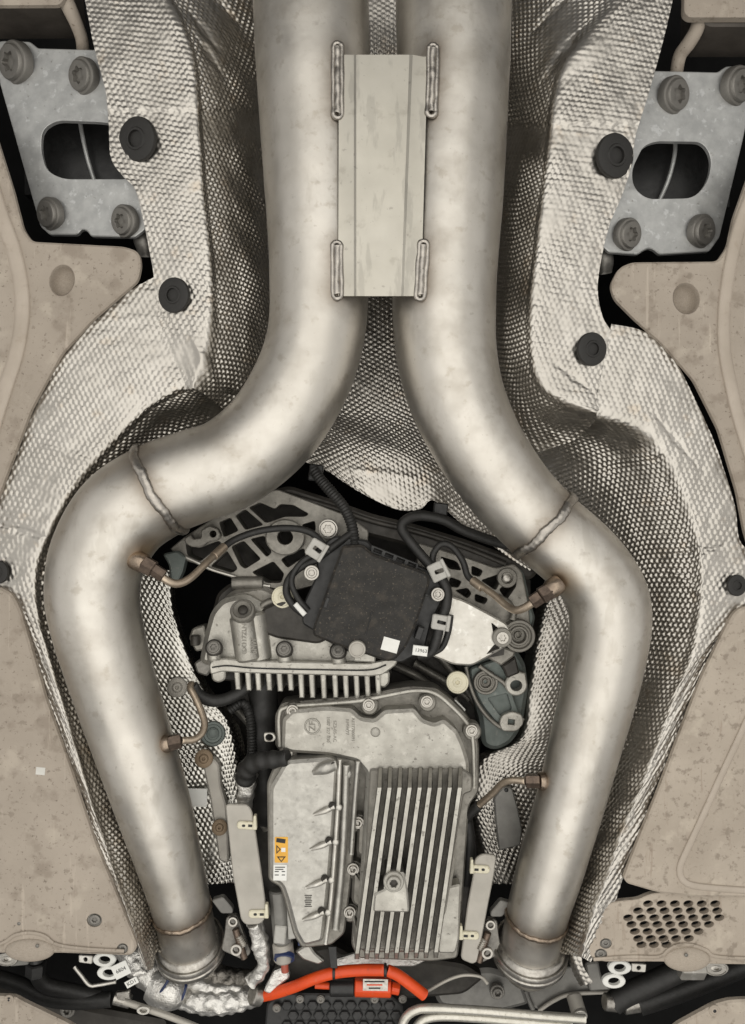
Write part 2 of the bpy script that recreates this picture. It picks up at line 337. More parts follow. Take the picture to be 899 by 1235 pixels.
PROF = {
 'torx': [(1, -0.3), (1, 0.10), (0.95, 0.17), (0.83, 0.19), (0.80, 0.30), (0.75, 0.36), (0.50, 0.38), (0.42, 0.37, 0.16), (0.36, 0.12, 0.16), (0.0, 0.08)],
 'socket': [(1, -0.4), (1, 0.12), (0.92, 0.2), (0.70, 0.2), (0.68, 0.5), (0.62, 0.56), (0.42, 0.56), (0.36, 0.5, 0.08), (0.34, 0.1, 0.08), (0, 0.06)],
 'clip': [(1, -0.1), (1, 0.04), (0.96, 0.10), (0.80, 0.14), (0.52, 0.15), (0.48, 0.20), (0.43, 0.21), (0.38, 0.20), (0.36, 0.05), (0.2, 0.04), (0.0, 0.05)],
 'button': [(1, -0.4), (1, 0.15), (0.93, 0.25), (0.78, 0.28), (0.74, 0.2), (0.7, 0.17), (0, 0.2)],
 'bowl': [(1.0, 0.0), (0.97, -0.06), (0.93, -0.5), (0.84, -0.95), (0.6, -1.2), (0.3, -1.26), (0, -1.28)],
 'screw': [(1.02, 0.0), (0.98, -0.25), (0.80, -0.27), (0.76, -0.05), (0.66, 0.02), (0.40, 0.02), (0.34, 0.0, 0.14), (0.30, -0.25, 0.14), (0, -0.27)],
 'dome': [(1, -0.3), (1, 0.0), (0.9, 0.14), (0.7, 0.25), (0.4, 0.33), (0, 0.36)],
 'ring': [(1, -0.6), (1, 0.0), (0.93, 0.08), (0.62, 0.08), (0.55, 0.0), (0.55, -0.6)],
 'thinring': [(1, -0.6), (1, 0.0), (0.93, 0.08), (0.85, 0.08), (0.78, 0.0), (0.78, -0.6)],
 'boss': [(1, -0.8), (1, 0.0), (0.94, 0.10), (0.80, 0.10), (0.76, 0.0), (0.72, -0.06), (0.62, -0.05), (0.56, 0.08), (0.46, 0.08), (0.42, 0.0), (0.40, -0.35), (0.26, -0.36), (0.22, -0.2), (0.16, -0.18), (0.12, -0.4), (0, -0.4)],
 'plug': [(1, -0.3), (1, 0.05), (0.95, 0.12), (0.84, 0.13), (0.80, 0.06), (0.45, 0.05), (0.40, 0.10), (0.2, 0.12), (0.16, -0.1), (0, -0.1)],
 'washer': [(1, -0.2), (1, 0.0), (0.9, 0.08), (0.55, 0.12), (0.40, 0.30), (0.30, 0.32), (0.2, 0.30), (0.17, 0.0), (0, 0.0)],
 'grommet': [(1, -0.2), (1, 0.0), (0.92, 0.10), (0.75, 0.05), (0.7, -0.1), (0.5, -0.1), (0.46, 0.12), (0.34, 0.16), (0.2, 0.1), (0, 0.08)],
}
def inst(name, key, px, py, d, r, m, parent=None, tilt=(0, 0), ry=None, spin=0.0, label=None, flip=None):
    me = lathe_mesh(key, PROF[key], m)
    o = bpy.data.objects.new(name, me); C.objects.link(o)
    nx, ny = tilt; z = Vector((nx, ny, -math.sqrt(max(0.05, 1-nx*nx-ny*ny))))
    x = Vector((math.cos(spin), math.sin(spin), 0)); x = (x-z*x.dot(z)).normalized(); y = z.cross(x)
    R = Matrix((x, y, z)).transposed()
    k = K(d)*S; o.rotation_mode = 'QUATERNION'
    o.rotation_quaternion = R.to_quaternion(); o.scale = (r*k, (ry or r)*k, min(r, ry or r)*k)
    o.location = P(px, py, d)
    if parent is not None: o.location = P(px, py, d)-wloc(parent); o.parent = parent
    if label: o['label'] = label
    return o
def text(name, s, px, py, d, size, m, parent=None, rot=0.0, depth=0.15, sx=1.0):
    cu = bpy.data.curves.new(name, 'FONT'); cu.body = s; cu.size = size; cu.extrude = depth; cu.align_x = 'CENTER'; cu.align_y = 'CENTER'
    cu.resolution_u = 2
    t = bpy.data.objects.new(name, cu); C.objects.link(t)
    me = bpy.data.meshes.new_from_object(t.evaluated_get(bpy.context.evaluated_depsgraph_get()))
    C.objects.unlink(t); bpy.data.objects.remove(t)
    c, sn = math.cos(rot), math.sin(rot); o0 = P(px, py, d); k = K(d)*S
    co = np.zeros(len(me.vertices)*3); me.vertices.foreach_get('co', co); co = co.reshape(-1, 3)
    x = co[:, 0]*sx; y = -co[:, 1]
    X = np.stack([o0.x+(x*c-y*sn)*k, o0.y+(x*sn+y*c)*k, o0.z-co[:, 2]*S], -1)
    me.vertices.foreach_set('co', X.reshape(-1)); me.materials.clear(); me.materials.append(m); me.name = name; me.update()
    return link(name, me, parent)

# ------------------------------------------------------------------ embossed sheet
def sheet(lines, amps, step=1.4, pitch=6.1, crumple=0.7, seed=3, ref=1, ang=0.0, dents=(), seam=None, flat_edge=True, smooth=(), creases=()):
    """loft through the drawn lines (outer edge -> inner edge); amps = emboss height in mm at each line"""
    nl = len(lines); lens = [np.linalg.norm(np.diff(np.asarray(l, float)[:, :2], axis=0), axis=1).sum() for l in lines]
    nu = int(max(lens)/step)
    A = np.stack([cr(l, nu) for l in lines])                      # nl, nu, 3
    e = np.concatenate([2*A[:1]-A[1:2], A, 2*A[-1:]-A[-2:-1]])
    out = []; amp = []
    for i in range(nl-1):
        wd = np.percentile(np.linalg.norm(PA(A[i])-PA(A[i+1]), axis=1), 97)/S; n = max(3, int(wd/step))
        t = np.linspace(0, 1, n, endpoint=(i == nl-2))[:, None, None]
        a, b, c, dd = e[i], e[i+1], e[i+2], e[i+3]
        tg = 0.55
        m0 = (c-a)*tg*0.5; m1 = (dd-b)*tg*0.5
        out.append((2*t**3-3*t**2+1)*b+(t**3-2*t**2+t)*m0+(-2*t**3+3*t**2)*c+(t**3-t**2)*m1)
        amp += list(amps[i]*(1-t[:, 0, 0])+amps[i+1]*t[:, 0, 0])
        if i == ref-1: refrow = sum(len(o) for o in out)
    G = np.concatenate(out)                                       # nv, nu, 3
    X = PA(G).transpose(1, 0, 2)                                  # nu, nv, 3
    dv = np.linalg.norm(np.diff(X, axis=1), axis=2)/S; Vv = np.concatenate([np.zeros((X.shape[0], 1)), np.cumsum(dv, 1)], 1)
    rr = min(refrow, X.shape[1]-1)
    Vv = Vv-Vv[:, rr:rr+1]
    du = np.linalg.norm(np.diff(X, axis=0), axis=2)/S; Uu = np.concatenate([np.zeros((1, X.shape[1])), np.cumsum(du, 0)])
    Uu = Uu-Uu[len(Uu)//2][None, :]
    Tu = np.gradient(X, axis=0); Tv = np.gradient(X, axis=1); Nn = np.cross(Tu, Tv)
    Nn /= np.linalg.norm(Nn, axis=2)[:, :, None]+1e-12
    Nn *= np.where(Nn[:, :, 2:3] > 0, -1, 1)                       # towards the viewer
    c, s = math.cos(ang), math.sin(ang)
    U = Uu*c-Vv*s; V2 = Uu*s+Vv*c
    # hex lattice of bumps, phase wandering a little as the tool did
    Q = np.stack([Uu, Vv, 0*Uu], -1)
    U = U+0.9*snoise(Q, seed, 0.02); V2 = V2+0.9*snoise(Q, seed+1, 0.02)
    k = 2*np.pi/pitch
    hexa = lambda a, b: (np.cos(k*a)+np.cos(k*(0.5*a+0.866*b))+np.cos(k*(0.5*a-0.866*b)))/3
    fx_, fy_ = X[:, :, 0]/S, X[:, :, 1]/S
    fu = fx_*0.93-fy_*0.37+2.6*snoise(Q, seed, 0.035); fv = fx_*0.37+fy_*0.93+2.6*snoise(Q, seed+1, 0.035)
    wv = np.clip((Vv-2)/8, 0, 1) if flat_edge else 1.0             # level rim keeps the flat pattern, walls follow the draw
    h = hexa(U, V2)*wv+hexa(fu, fv)*(1-wv)
    h = np.sqrt(np.clip((h+0.5)/1.5, 0, 1))-0.55                  # domes meeting in sharp valleys
    am = np.asarray(amp)[None, :]*np.clip(1+0.40*snoise(Q, seed+2, 0.10)+0.25*snoise(Q, seed+7, 0.03), 0.25, 1.5)
    for (sx_, sy_, rx_, ry_) in smooth:
        am = am*(1-0.85*np.exp(-(((X[:, :, 0]/(X[:, :, 2]-ZC)*1000+CX-sx_)/rx_)**2+((X[:, :, 1]/(X[:, :, 2]-ZC)*1000+CY-sy_)/ry_)**2)**1.5))
    H = h*am*1.9+crumple*(0.6*snoise(Q, seed+3, 0.06)+0.28*snoise(Q, seed+4, 0.25)+0.12*snoise(Q, seed+5, 0.8))
    for (ax_, ay_, bx_, by_, wd_, dp_) in creases:
        xx = X[:, :, 0]/(X[:, :, 2]-ZC)*1000+CX; yy = X[:, :, 1]/(X[:, :, 2]-ZC)*1000+CY
        L_ = math.hypot(bx_-ax_, by_-ay_); tt = ((xx-ax_)*(bx_-ax_)+(yy-ay_)*(by_-ay_))/L_**2
        dd_ = np.abs((xx-ax_)*(by_-ay_)-(yy-ay_)*(bx_-ax_))/L_+1.5*np.sin(tt*9)
        H = H+dp_*np.exp(-(dd_/wd_)**2)*np.clip(4*tt+0.6, 0, 1)*np.clip(4*(1-tt)+0.6, 0, 1)
    for (dx, dy, rad, dep) in dents:
        pp = np.array(P(dx, dy, 0))[:2]; r2 = ((X[:, :, :2]-pp)**2).sum(-1)/(rad*S)**2; H = H+dep*np.exp(-r2)
    if seam is not None:                                           # an upper sheet lapped over a lower one
        yy = X[:, :, 1]/(X[:, :, 2]-ZC)*1000+CY; xx = X[:, :, 0]/(X[:, :, 2]-ZC)*1000+CX
        H = H+1.6*np.clip((seam-yy+1.2*np.sin(xx*0.35))/2.0, 0, 1)
    return X+Nn*H[:, :, None]*S
def shield(name, lines, amps, m, parent=None, **kw): return link(name, grid_mesh(name, sheet(lines, amps, **kw), m), parent)
def gap(outer, bend, f):
    out = []
    for x, y, d in outer:
        b = min(bend, key=lambda q: (q[0]-x)**2+(q[1]-y)**2); v = Vector((b[0]-x, b[1]-y)); v = v.normalized()*f(y); out.append((x+v.x, y+v.y, d))
    return out
def ln(d, *pts): return [(*p, d) if len(p) == 2 else p for p in pts]

# ================================================================== SETTING
bs = plate('car_underbody', [(-500, -420), (1400, -420), (1400, 1660), (-500, 1660)], -300, 12, VOID, bev=0)  # backdrop sheet whose near-black colour stands in for shade in the gaps
tag(bs, None, kind='structure'); bs['label'] = 'car underbody, near-black for the unlit depth, seen in the gaps between the panels'

# ================================================================== HEAT SHIELDS
def heat_shield(label, px, py, name='heat_shield'): return thing(name, label, 'heat shield', px, py, 0, 'embossed aluminium heat shields')
t = heat_shield('silver embossed heat shield of the tunnel roof, between and behind the two exhaust pipes', 450, 300)
shield('embossed_sheet', [
    ln(-168, (262, -45), (450, -45), (640, -45)), ln(-172, (275, 130), (450, 130), (630, 130)), ln(-168, (285, 300), (450, 300), (615, 300)),
    ln(-162, (285, 420), (450, 420), (620, 420)), ln(-150, (300, 500), (450, 500), (640, 520)),
    ln(-122, (340, 535), (455, 545), (520, 560), (650, 620)),
    ln(-112, (365, 556), (395, 568), (425, 588), (452, 603), (482, 615), (507, 614), (524, 604), (560, 634), (640, 690))],
    [1.3, 1.3, 1.3, 1.3, 1.3, 1.2, 0.9], SHIELD, t, flat_edge=False, crumple=0.9, seed=11, ref=2, step=1.7, smooth=((462, 592, 30, 10),), creases=((425, 566, 500, 576, 4, 1.6), (424, 570, 440, 600, 3, 1.2)))
t = heat_shield('silver tunnel-side heat shield with two black fasteners, left of the straight pipes', 200, 200)
shield('embossed_sheet', [
    ln(-4, (95, -45), (103, 0), (115, 60), (128, 110), (131, 150), (134, 190), (148, 212), (163, 228), (172, 260), (180, 300), (186, 335), (188, 372), (195, 410), (203, 438), (214, 458), (226, 470)),
    ln(0, (178, -45), (197, 0), (220, 50), (228, 90), (232, 130), (236, 180), (242, 240), (248, 300), (251, 345), (250, 380), (247, 410), (243, 432), (238, 450), (233, 468)),
    ln(-14, (192, -45), (210, 0), (231, 50), (240, 90), (244, 130), (248, 180), (253, 240), (259, 300), (263, 350), (264, 395), (262, 425), (256, 452), (246, 475)),
    ln(-50, (240, -45), (254, 0), (270, 60), (277, 120), (282, 200), (287, 280), (293, 350), (296, 410), (290, 455), (268, 492)),
    ln(-96, (300, -45), (306, 0), (312, 100), (317, 200), (323, 300), (328, 390), (332, 470), (330, 540))],
    [0.5, 0.5, 1.4, 1.6, 1.5], SHIELD, t, seed=21, crumple=1.3, ref=1, seam=134, smooth=((275, 155, 45, 26), (262, 50, 26, 60), (226, 430, 26, 34)), creases=((240, -20, 290, 30, 4, -3), (226, 12, 262, 60, 4, -2.5), (232, 40, 268, 90, 4, -2.5), (234, 410, 262, 470, 6, 2.5)))
t = heat_shield('silver tunnel-side heat shield with two black fasteners, right of the straight pipes', 690, 200)
shield('embossed_sheet', [
    ln(-4, (818, -45), (811, 0), (797, 60), (783, 110), (772, 145), (766, 168), (761, 203), (750, 237), (736, 270), (726, 310), (721, 350), (727, 382), (738, 402), (737, 430), (731, 462), (725, 492)),
    ln(0, (768, -45), (750, 0), (716, 43), (690, 76), (678, 112), (672, 153), (665, 206), (657, 266), (650, 319), (646, 366), (645, 410), (651, 448), (668, 472), (694, 486), (720, 498)),
    ln(-14, (742, -45), (726, 0), (698, 46), (675, 80), (665, 115), (660, 153), (654, 206), (646, 266), (640, 319), (635, 366), (634, 412), (641, 455), (660, 482), (690, 498), (718, 508)),
    ln(-50, (680, -45), (668, 0), (648, 60), (640, 120), (632, 200), (622, 280), (614, 350), (612, 410), (622, 465), (648, 505), (690, 532)),
    ln(-96, (622, -45), (616, 0), (609, 100), (602, 200), (595, 300), (590, 390), (592, 470), (600, 560))],
    [0.5, 0.5, 1.4, 1.6, 1.5], SHIELD, t, seed=31, crumple=1.3, ref=1, seam=151, smooth=((645, 172, 45, 24), (672, 50, 30, 55), (690, 500, 40, 18)), creases=((700, -20, 640, 40, 4, -3), (706, 30, 670, 70, 4, -2.5), (690, 50, 655, 100, 4, -2.5), (672, 440, 712, 470, 3, -1.8)))
t = heat_shield('long silver heat shield curving round the outer side of the left pipe', 90, 600)
shield('embossed_sheet', [
    gap(ln(-6, (190, 332), (150, 350), (108, 384), (70, 426), (34, 494), (10, 556), (-6, 598), (-20, 640), (-22, 690), (2, 728), (45, 845), (75, 930), (105, 1020), (132, 1085), (152, 1140), (163, 1168)), ln(-2, (236, 450), (212, 462), (186, 480), (150, 508), (115, 545), (82, 590), (58, 636), (42, 680), (42, 735), (62, 806), (84, 880), (106, 955), (129, 1025), (148, 1083), (168, 1140), (178, 1170)), lambda y: 0 if y < 350 or 670 < y < 735 else (4 if y < 700 else 12.5)),
    ln(-2, (236, 450), (212, 462), (186, 480), (150, 508), (115, 545), (82, 590), (58, 636), (42, 680), (42, 735), (62, 806), (84, 880), (106, 955), (129, 1025), (148, 1083), (168, 1140), (178, 1170)),
    ln(-14, (244, 470), (220, 476), (194, 493), (159, 520), (125, 556), (92, 600), (67, 645), (52, 690), (52, 738), (70, 806), (92, 880), (113, 953), (136, 1023), (155, 1080), (174, 1136), (184, 1168)),
    ln(-58, (300, 470), (262, 490), (222, 515), (185, 550), (150, 592), (115, 648), (98, 700), (98, 745), (110, 810), (130, 880), (148, 950), (168, 1020), (182, 1078), (188, 1120), (188, 1150)),
    ln(-112, (370, 500), (322, 528), (285, 548), (250, 575), (215, 615), (180, 660), (160, 700), (158, 745), (160, 810), (178, 880), (196, 950), (210, 1020), (216, 1070), (214, 1110), (206, 1140))],
    [0.5, 0.52, 1.25, 1.45, 1.3], SHIELD, t, seed=41, crumple=1.3, ref=1, dents=((188, 500, 26, -7),), smooth=((262, 492, 30, 18), (60, 590, 18, 30)), creases=((-5, 632, 60, 650, 4, -2.2), (60, 540, 120, 560, 4, 1.5), (128, 640, 100, 670, 6, 2)))
t = heat_shield('long silver heat shield curving round the outer side of the right pipe', 830, 600)
shield('embossed_sheet', [
    gap(ln(-6, (738, 388), (775, 396), (806, 418), (844, 472), (874, 540), (893, 604), (902, 655), (925, 690), (905, 738), (886, 748), (877, 772), (855, 818), (826, 893), (803, 954), (783, 1003), (761, 1064), (750, 1100), (737, 1132), (722, 1165)), ln(-2, (718, 488), (748, 498), (780, 513), (806, 544), (828, 592), (842, 642), (849, 690), (846, 755), (836, 795), (819, 828), (800, 881), (781, 933), (763, 975), (749, 1010), (733, 1058), (720, 1092), (710, 1124), (702, 1155)), lambda y: 3 if y < 420 else (0 if 675 < y < 745 else (9 if y < 700 else 10.5))),
    ln(-2, (718, 488), (748, 498), (780, 513), (806, 544), (828, 592), (842, 642), (849, 690), (846, 755), (836, 795), (819, 828), (800, 881), (781, 933), (763, 975), (749, 1010), (733, 1058), (720, 1092), (710, 1124), (702, 1155)),
    ln(-14, (710, 505), (738, 514), (768, 530), (792, 560), (813, 606), (827, 652), (834, 695), (832, 755), (823, 795), (807, 830), (788, 881), (770, 931), (752, 974), (739, 1008), (723, 1056), (711, 1090), (702, 1122), (695, 1153)),
    ln(-58, (655, 500), (690, 522), (724, 552), (752, 600), (772, 655), (784, 710), (782, 765), (772, 820), (756, 870), (739, 920), (722, 970), (707, 1015), (694, 1060), (683, 1110), (674, 1150)),
    ln(-112, (590, 520), (630, 550), (665, 585), (695, 630), (715, 675), (728, 715), (728, 765), (716, 820), (700, 870), (684, 920), (668, 970), (655, 1015), (645, 1060), (636, 1110), (630, 1150))],
    [0.5, 0.52, 1.25, 1.45, 1.3], SHIELD, t, seed=51, crumple=1.3, ref=1, dents=((760, 548, 30, -6),), smooth=((700, 515, 50, 26), (765, 530, 40, 22), (660, 560, 24, 20)), creases=((795, 672, 872, 660, 4, -2.5), (812, 690, 850, 720, 4, 2), (735, 560, 800, 545, 6, 3), (790, 500, 840, 560, 3, -1.6)))
t = heat_shield('bright dotted heat shield with rusty washers, between left pipe and gearbox', 225, 880, 'inner_heat_shield')
shield('embossed_sheet', [
    ln(-112, (135, 680), (145, 740), (165, 830), (185, 930), (215, 1066)),
    ln(-116, (180, 688), (186, 742), (203, 830), (228, 930), (253, 1066)),
    ln(-120, (205, 688), (210, 742), (240, 822), (280, 892), (291, 1064)),
    ln(-150, (211, 690), (216, 744), (252, 826), (294, 892), (305, 1060))],
    [0.85, 0.85, 0.8, 0.4], SHIELDB, t, flat_edge=False, seed=61, crumple=0.5, ref=1, pitch=5.8, step=1.25)
t = heat_shield('grey dotted heat shield between right pipe and gearbox', 640, 860, 'inner_heat_shield')
shield('embossed_sheet', [
    ln(-160, (660, 690), (640, 760), (626, 830), (612, 890), (574, 915), (566, 975), (585, 1066)),
    ln(-124, (671, 690), (652, 760), (640, 830), (629, 890), (582, 918), (574, 976), (594, 1066)),
    ln(-118, (694, 690), (684, 762), (672, 832), (655, 895), (618, 935), (608, 985), (612, 1066)),
    ln(-122, (740, 690), (736, 765), (722, 835), (704, 895), (684, 945), (668, 995), (650, 1066))],
    [0.5, 0.8, 0.85, 0.8], SHIELD, t, flat_edge=False, seed=71, crumple=0.6, ref=1, pitch=5.8, step=1.25)
t = heat_shield('narrow dark foil shield strip standing below the right heat shield, beside the right clamp', 690, 1150, 'inner_heat_shield')
shield('embossed_sheet', [ln(-40, (722, 1092), (708, 1128), (702, 1160), (716, 1186)), ln(-46, (700, 1104), (690, 1135), (692, 1165), (704, 1188)), ln(-90, (684, 1108), (682, 1140), (690, 1170), (700, 1190))],
    [0.5, 0.6, 0.6], SHIELD, t, seed=81)

# push-fit fasteners
for px, py, rx, ry, tl, lab in [
    (166, 168, 20, 26, (-0.35, 0.15), 'black push fastener beside the slotted plate on the left heat shield'),
    (210, 356, 18, 21, (-0.3, 0.1), 'black push fastener at the lower end of the left tunnel-side shield'),
    (-2, 690, 13, 14, (-0.2, 0), 'black push fastener cut off by the left edge of the photo'),
    (742, 188, 20, 26, (0.35, 0.15), 'black push fastener beside the slotted plate on the right heat shield'),
    (714, 421, 18, 20, (0.3, 0.1), 'black push fastener at the lower end of the right tunnel-side shield'),
    (889, 706, 14, 13, (0.2, 0), 'black push fastener near the right edge above the big undertray')]:
    o = inst('push_fastener', 'clip', px, py, 1.5, ry, CLIPB, None, tl, spin=0.3); tag(o, lab, 'fastener', 'black push fasteners of the heat shields')

# ================================================================== UNDERTRAY PANELS
TG = 'beige undertray panels'
def tray(label, outline, d, t, m, px, py, holes=(), name='undertray', bev=2.5):
    th = thing(name, label, 'undertray', px, py, d, TG)
    plate('panel', outline, d, t, m, th, bev, holes); return th
def ribband(pts, wd, h, m, th, d):
    tube('pressed_bead', [(x, y, d-1.0) for x, y in pts], wd/2, m, th, n=20, flat=1.0, cap=False)
t = tray('beige undertray panel with one round dimple and a pale bead, below the left slotted plate',
    rnd([(-420, 60), (-16, 130), (15, 228), (27, 275), (38, 291), (150, 297), (167, 303), (170, 318), (166, 338), (147, 354), (110, 386), (73, 427), (37, 493), (15, 552), (0, 592), (-25, 660), (-420, 660)], 7), 4, 9, TRAY, 60, 360,
    [circ(75, 338, 15, 19, 24, 0.2)])
inst('dimple', 'bowl', 75, 338, 4, 15, TRAY, t, (0, 0), 19, 0.2)
def bead(name, pts, wd, h, d, m, parent):
    """low raised bead with rounded flanks lying on a panel"""
    q = cr(pts, 60); T = np.gradient(q, axis=0); T /= np.linalg.norm(T, axis=1)[:, None]; Nn = np.stack([-T[:, 1], T[:, 0]], 1)
    prof = [(-0.5, -0.3), (-0.42, 0.55), (-0.3, 0.95), (0, 1), (0.3, 0.95), (0.42, 0.55), (0.5, -0.3)]
    A = np.zeros((60, len(prof), 3))
    for j, (o, z) in enumerate(prof):
        A[:, j, :2] = q+Nn*o*wd; A[:, j, 2] = d+z*h
    return link(name, grid_mesh(name, PA(A), m), parent)
BEADM = mat('worn_bead', (0.46, 0.40, 0.335), (0.40, 0.345, 0.285), 0.0, 0.6, 0.1, 20, 0.2, 400, spots=[((0.34, 0.28, 0.22), 60, 0.6, 0.4, 0.08)])
bead('pressed_bead', [(-16, 200), (0, 255), (16, 300), (25, 340), (27, 380), (20, 425), (6, 470), (-8, 515), (-20, 560)], 20, 4, 4, BEADM, t)
t = tray('beige undertray panel with one round dimple and a pale bead, below the right slotted plate',
    rnd([(1320, 60), (915, 180), (886, 262), (879, 296), (866, 315), (762, 316), (747, 323), (737, 343), (742, 360), (766, 384), (800, 414), (838, 458), (868, 518), (890, 592), (899, 640), (914, 690), (1320, 690)], 7), 4, 9, TRAY, 840, 370,
    [circ(828, 360, 16, 19, 24, -0.2)])
inst('dimple', 'bowl', 828, 360, 4, 16, TRAY, t, (0, 0), 19, -0.2)
bead('pressed_bead', [(915, 215), (895, 265), (882, 315), (874, 370), (874, 420), (882, 465), (893, 510), (912, 570)], 17, 4, 4, BEADM, t)
t = tray('large beige undertray left of the left pipe, with a small white mark',
    rnd([(-420, 700), (0, 708), (14, 716), (24, 735), (55, 845), (85, 930), (115, 1020), (140, 1080), (166, 1143), (158, 1153), (75, 1150), (-420, 1151)], 7), 5, 9, TRAY, 60, 950,
    [circ(114, 1110, 9, 8), circ(148, 1144, 6.5, 6)])
inst('screw', 'screw', 114, 1110, 5, 9, BOLT, t, ry=8); inst('screw', 'screw', 148, 1144, 5, 6.5, BOLT, t, ry=6)
inst('raised_boss', 'dome', 36, 1146, 5, 30, TRAY, t, ry=14); inst('peg', 'dome', 45, 1141, 10, 2.2, BOLT, t); inst('peg', 'dome', 23, 1114, 5, 2.2, BOLT, t)
plate('mark_sticker', rect(49, 930, 11, 9, 0.1), 5.3, 0.28, GREYL, t, 0)
bead('pressed_bead', [(-60, 1138), (-10, 1140), (6, 1136), (18, 1128), (36, 1125), (54, 1129), (68, 1139), (100, 1144), (150, 1147)], 5, 2.2, 5, TRAY, t)
t = tray('large mottled beige undertray right of the right pipe, with a rectangular bead',
    rnd([(1320, 722), (899, 731), (887, 738), (880, 750), (869, 772), (847, 818), (818, 893), (795, 954), (775, 1003), (753, 1060), (757, 1066), (795, 1077), (840, 1082), (1320, 1086)], 7), 5, 9, TRAYR, 840, 950)
bead('pressed_bead', [(925, 815), (895, 882), (868, 940), (843, 995), (824, 1036), (820, 1050), (824, 1062), (836, 1068), (860, 1071), (900, 1074), (960, 1077)], 9, 2.4, 5, BEADM, t)
rows = [(1090, 782, 6, 16.2), (1098.5, 770, 7, 15.9), (1107, 758, 8, 15.7), (1115, 762, 7, 15.6), (1123.5, 766, 6, 15.4), (1132, 770, 5, 15.3), (1139.5, 774, 3, 15.1)]
holes = [circ(x0+i*dx, y, 6.1, 4.0, 14, -0.12) for (y, x0, n, dx) in rows for i in range(n)]
holes += [circ(731, 1138, 7, 6), circ(725, 1151, 7.5, 6.5)]
t = thing('perforated_undertray', 'beige undertray panel pierced by rows of oval holes, lower right corner', 'undertray', 810, 1120, 0, TG)
plate('panel', rnd([(728, 1098), (735, 1090), (748, 1087), (770, 1085), (786, 1078), (810, 1075), (1320, 1081), (1320, 1166), (864, 1163), (806, 1160), (728, 1160), (714, 1155), (706, 1142), (716, 1128)], 5), -4, 8, TRAYR, t, 1.0, holes)
inst('screw', 'screw', 731, 1138, -4, 7, BOLT, t, ry=6); inst('screw', 'screw', 725, 1151, -4, 7.5, BOLT, t, ry=6.5)
inst('raised_boss', 'dome', 829, 1157, -4, 28, TRAYR, t, ry=15); inst('peg', 'dome', 828, 1152, 3, 2.2, BOLT, t)
bead('pressed_bead', [(716, 1157), (760, 1154), (795, 1154), (806, 1146), (818, 1140), (835, 1140), (852, 1146), (866, 1154), (930, 1157)], 5, 2.0, -4, TRAYR, t)
t = tray('corner of a beige undertray panel with one hole, bottom left of the photo', rnd([(-420, 1192), (-4, 1202), (18, 1203), (26, 1208), (80, 1234), (140, 1270), (-420, 1290)], 5), -30, 8, TRAY, 20, 1230)
inst('eyelet', 'ring', 11, 1206, -30, 6, TRAY, t); inst('peg', 'dome', 11, 1206, -31, 3, BLACK, t)
t = tray('corner of a beige undertray panel with one hole, bottom right of the photo', rnd([(1320, 1196), (899, 1206), (880, 1207), (862, 1212), (818, 1236), (770, 1280), (1320, 1290)], 5), -30, 8, TRAYR, 880, 1230)
inst('eyelet', 'ring', 862, 1219, -30, 7, TRAYR, t); inst('peg', 'dome', 862, 1219, -31, 3.5, BLACK, t)

# crossmembers at the top corners
t = thing('chassis_crossmember', 'shade-darkened brown crossmember end with a bent leg, top left corner', 'crossmember', 40, 0, -10)
plate('top_plate', rnd([(-420, -70), (74, -70), (80, -8), (72, 5), (-420, 7)], 6), -4, 8, TRAY, t, 2)
plate('beam', rnd([(-420, -70), (74, -70), (80, -8), (72, 7), (-420, 9)], 6), -14, 70, BROWN, t, 3)
tube('bent_leg', [(70, -20, -18), (83, 8, -22), (92, 28, -32), (99, 48, -45), (101, 70, -60)], [9, 9, 8, 7.5, 7.5], TRAY, t)
t = thing('chassis_crossmember', 'shade-darkened brown crossmember end with a bent leg, top right corner', 'crossmember', 860, 0, -5)
plate('top_plate', rnd([(828, -70), (826, 14), (832, 20), (1320, 20), (1320, -70)], 4), 0, 12, TRAY, t, 2)
plate('beam', rnd([(848, -60), (846, 24), (856, 31), (1320, 31), (1320, -60)], 5), -14, 70, BROWN, t, 3)
tube('bent_leg', [(846, 10, -20), (841, 34, -24), (831, 52, -34), (820, 68, -46), (815, 95, -58)], [8.5, 8.5, 8.5, 8, 7.5], TRAY, t)

# ================================================================== SLOTTED PLATES
t = thing('slotted_plate', 'galvanised plate with an oval slot and four bolts, left of the tunnel', 'plate', 90, 170, -20, 'galvanised slotted plates')
dl = lambda x, y: -16-0.22*(165-x)
plate('plate_body', rnd([(-6, 52), (2, 49), (36, 50), (46, 58), (122, 60), (150, 150), (172, 235), (178, 270), (174, 277), (162, 286), (110, 285), (105, 278), (99, 276), (93, 283), (60, 283), (49, 273), (0, 100)], 3), dl, 7, GALV, t, 1.2,
      [rnd([(49, 180), (51, 156), (68, 145), (125, 147), (150, 152), (160, 200), (156, 216), (76, 216), (56, 206)], 14)])
for x, y, r in ((18, 76, 25), (100, 92, 21.5), (60, 258, 19.5), (150, 267, 19.5)):
    inst('bolt', 'torx', x, y, dl(x, y)+3, r, BOLT, t, (-0.52, 0.22), spin=x)
t = thing('slotted_plate', 'galvanised plate with an oval slot and four bolts, right of the tunnel', 'plate', 810, 190, -20, 'galvanised slotted plates')
dr = lambda x, y: -16-0.22*(x-735)
plate('plate_body', rnd([(784, 85), (866, 87), (876, 80), (915, 78), (896, 170), (868, 286), (856, 303), (796, 307), (789, 301), (783, 299), (776, 302), (770, 307), (735, 304), (720, 290), (735, 230), (765, 150)], 3), dr, 7, GALV, t, 1.2,
      [rnd([(762, 205), (776, 176), (792, 170), (848, 171), (859, 190), (855, 218), (838, 239), (780, 240), (764, 226)], 14)])
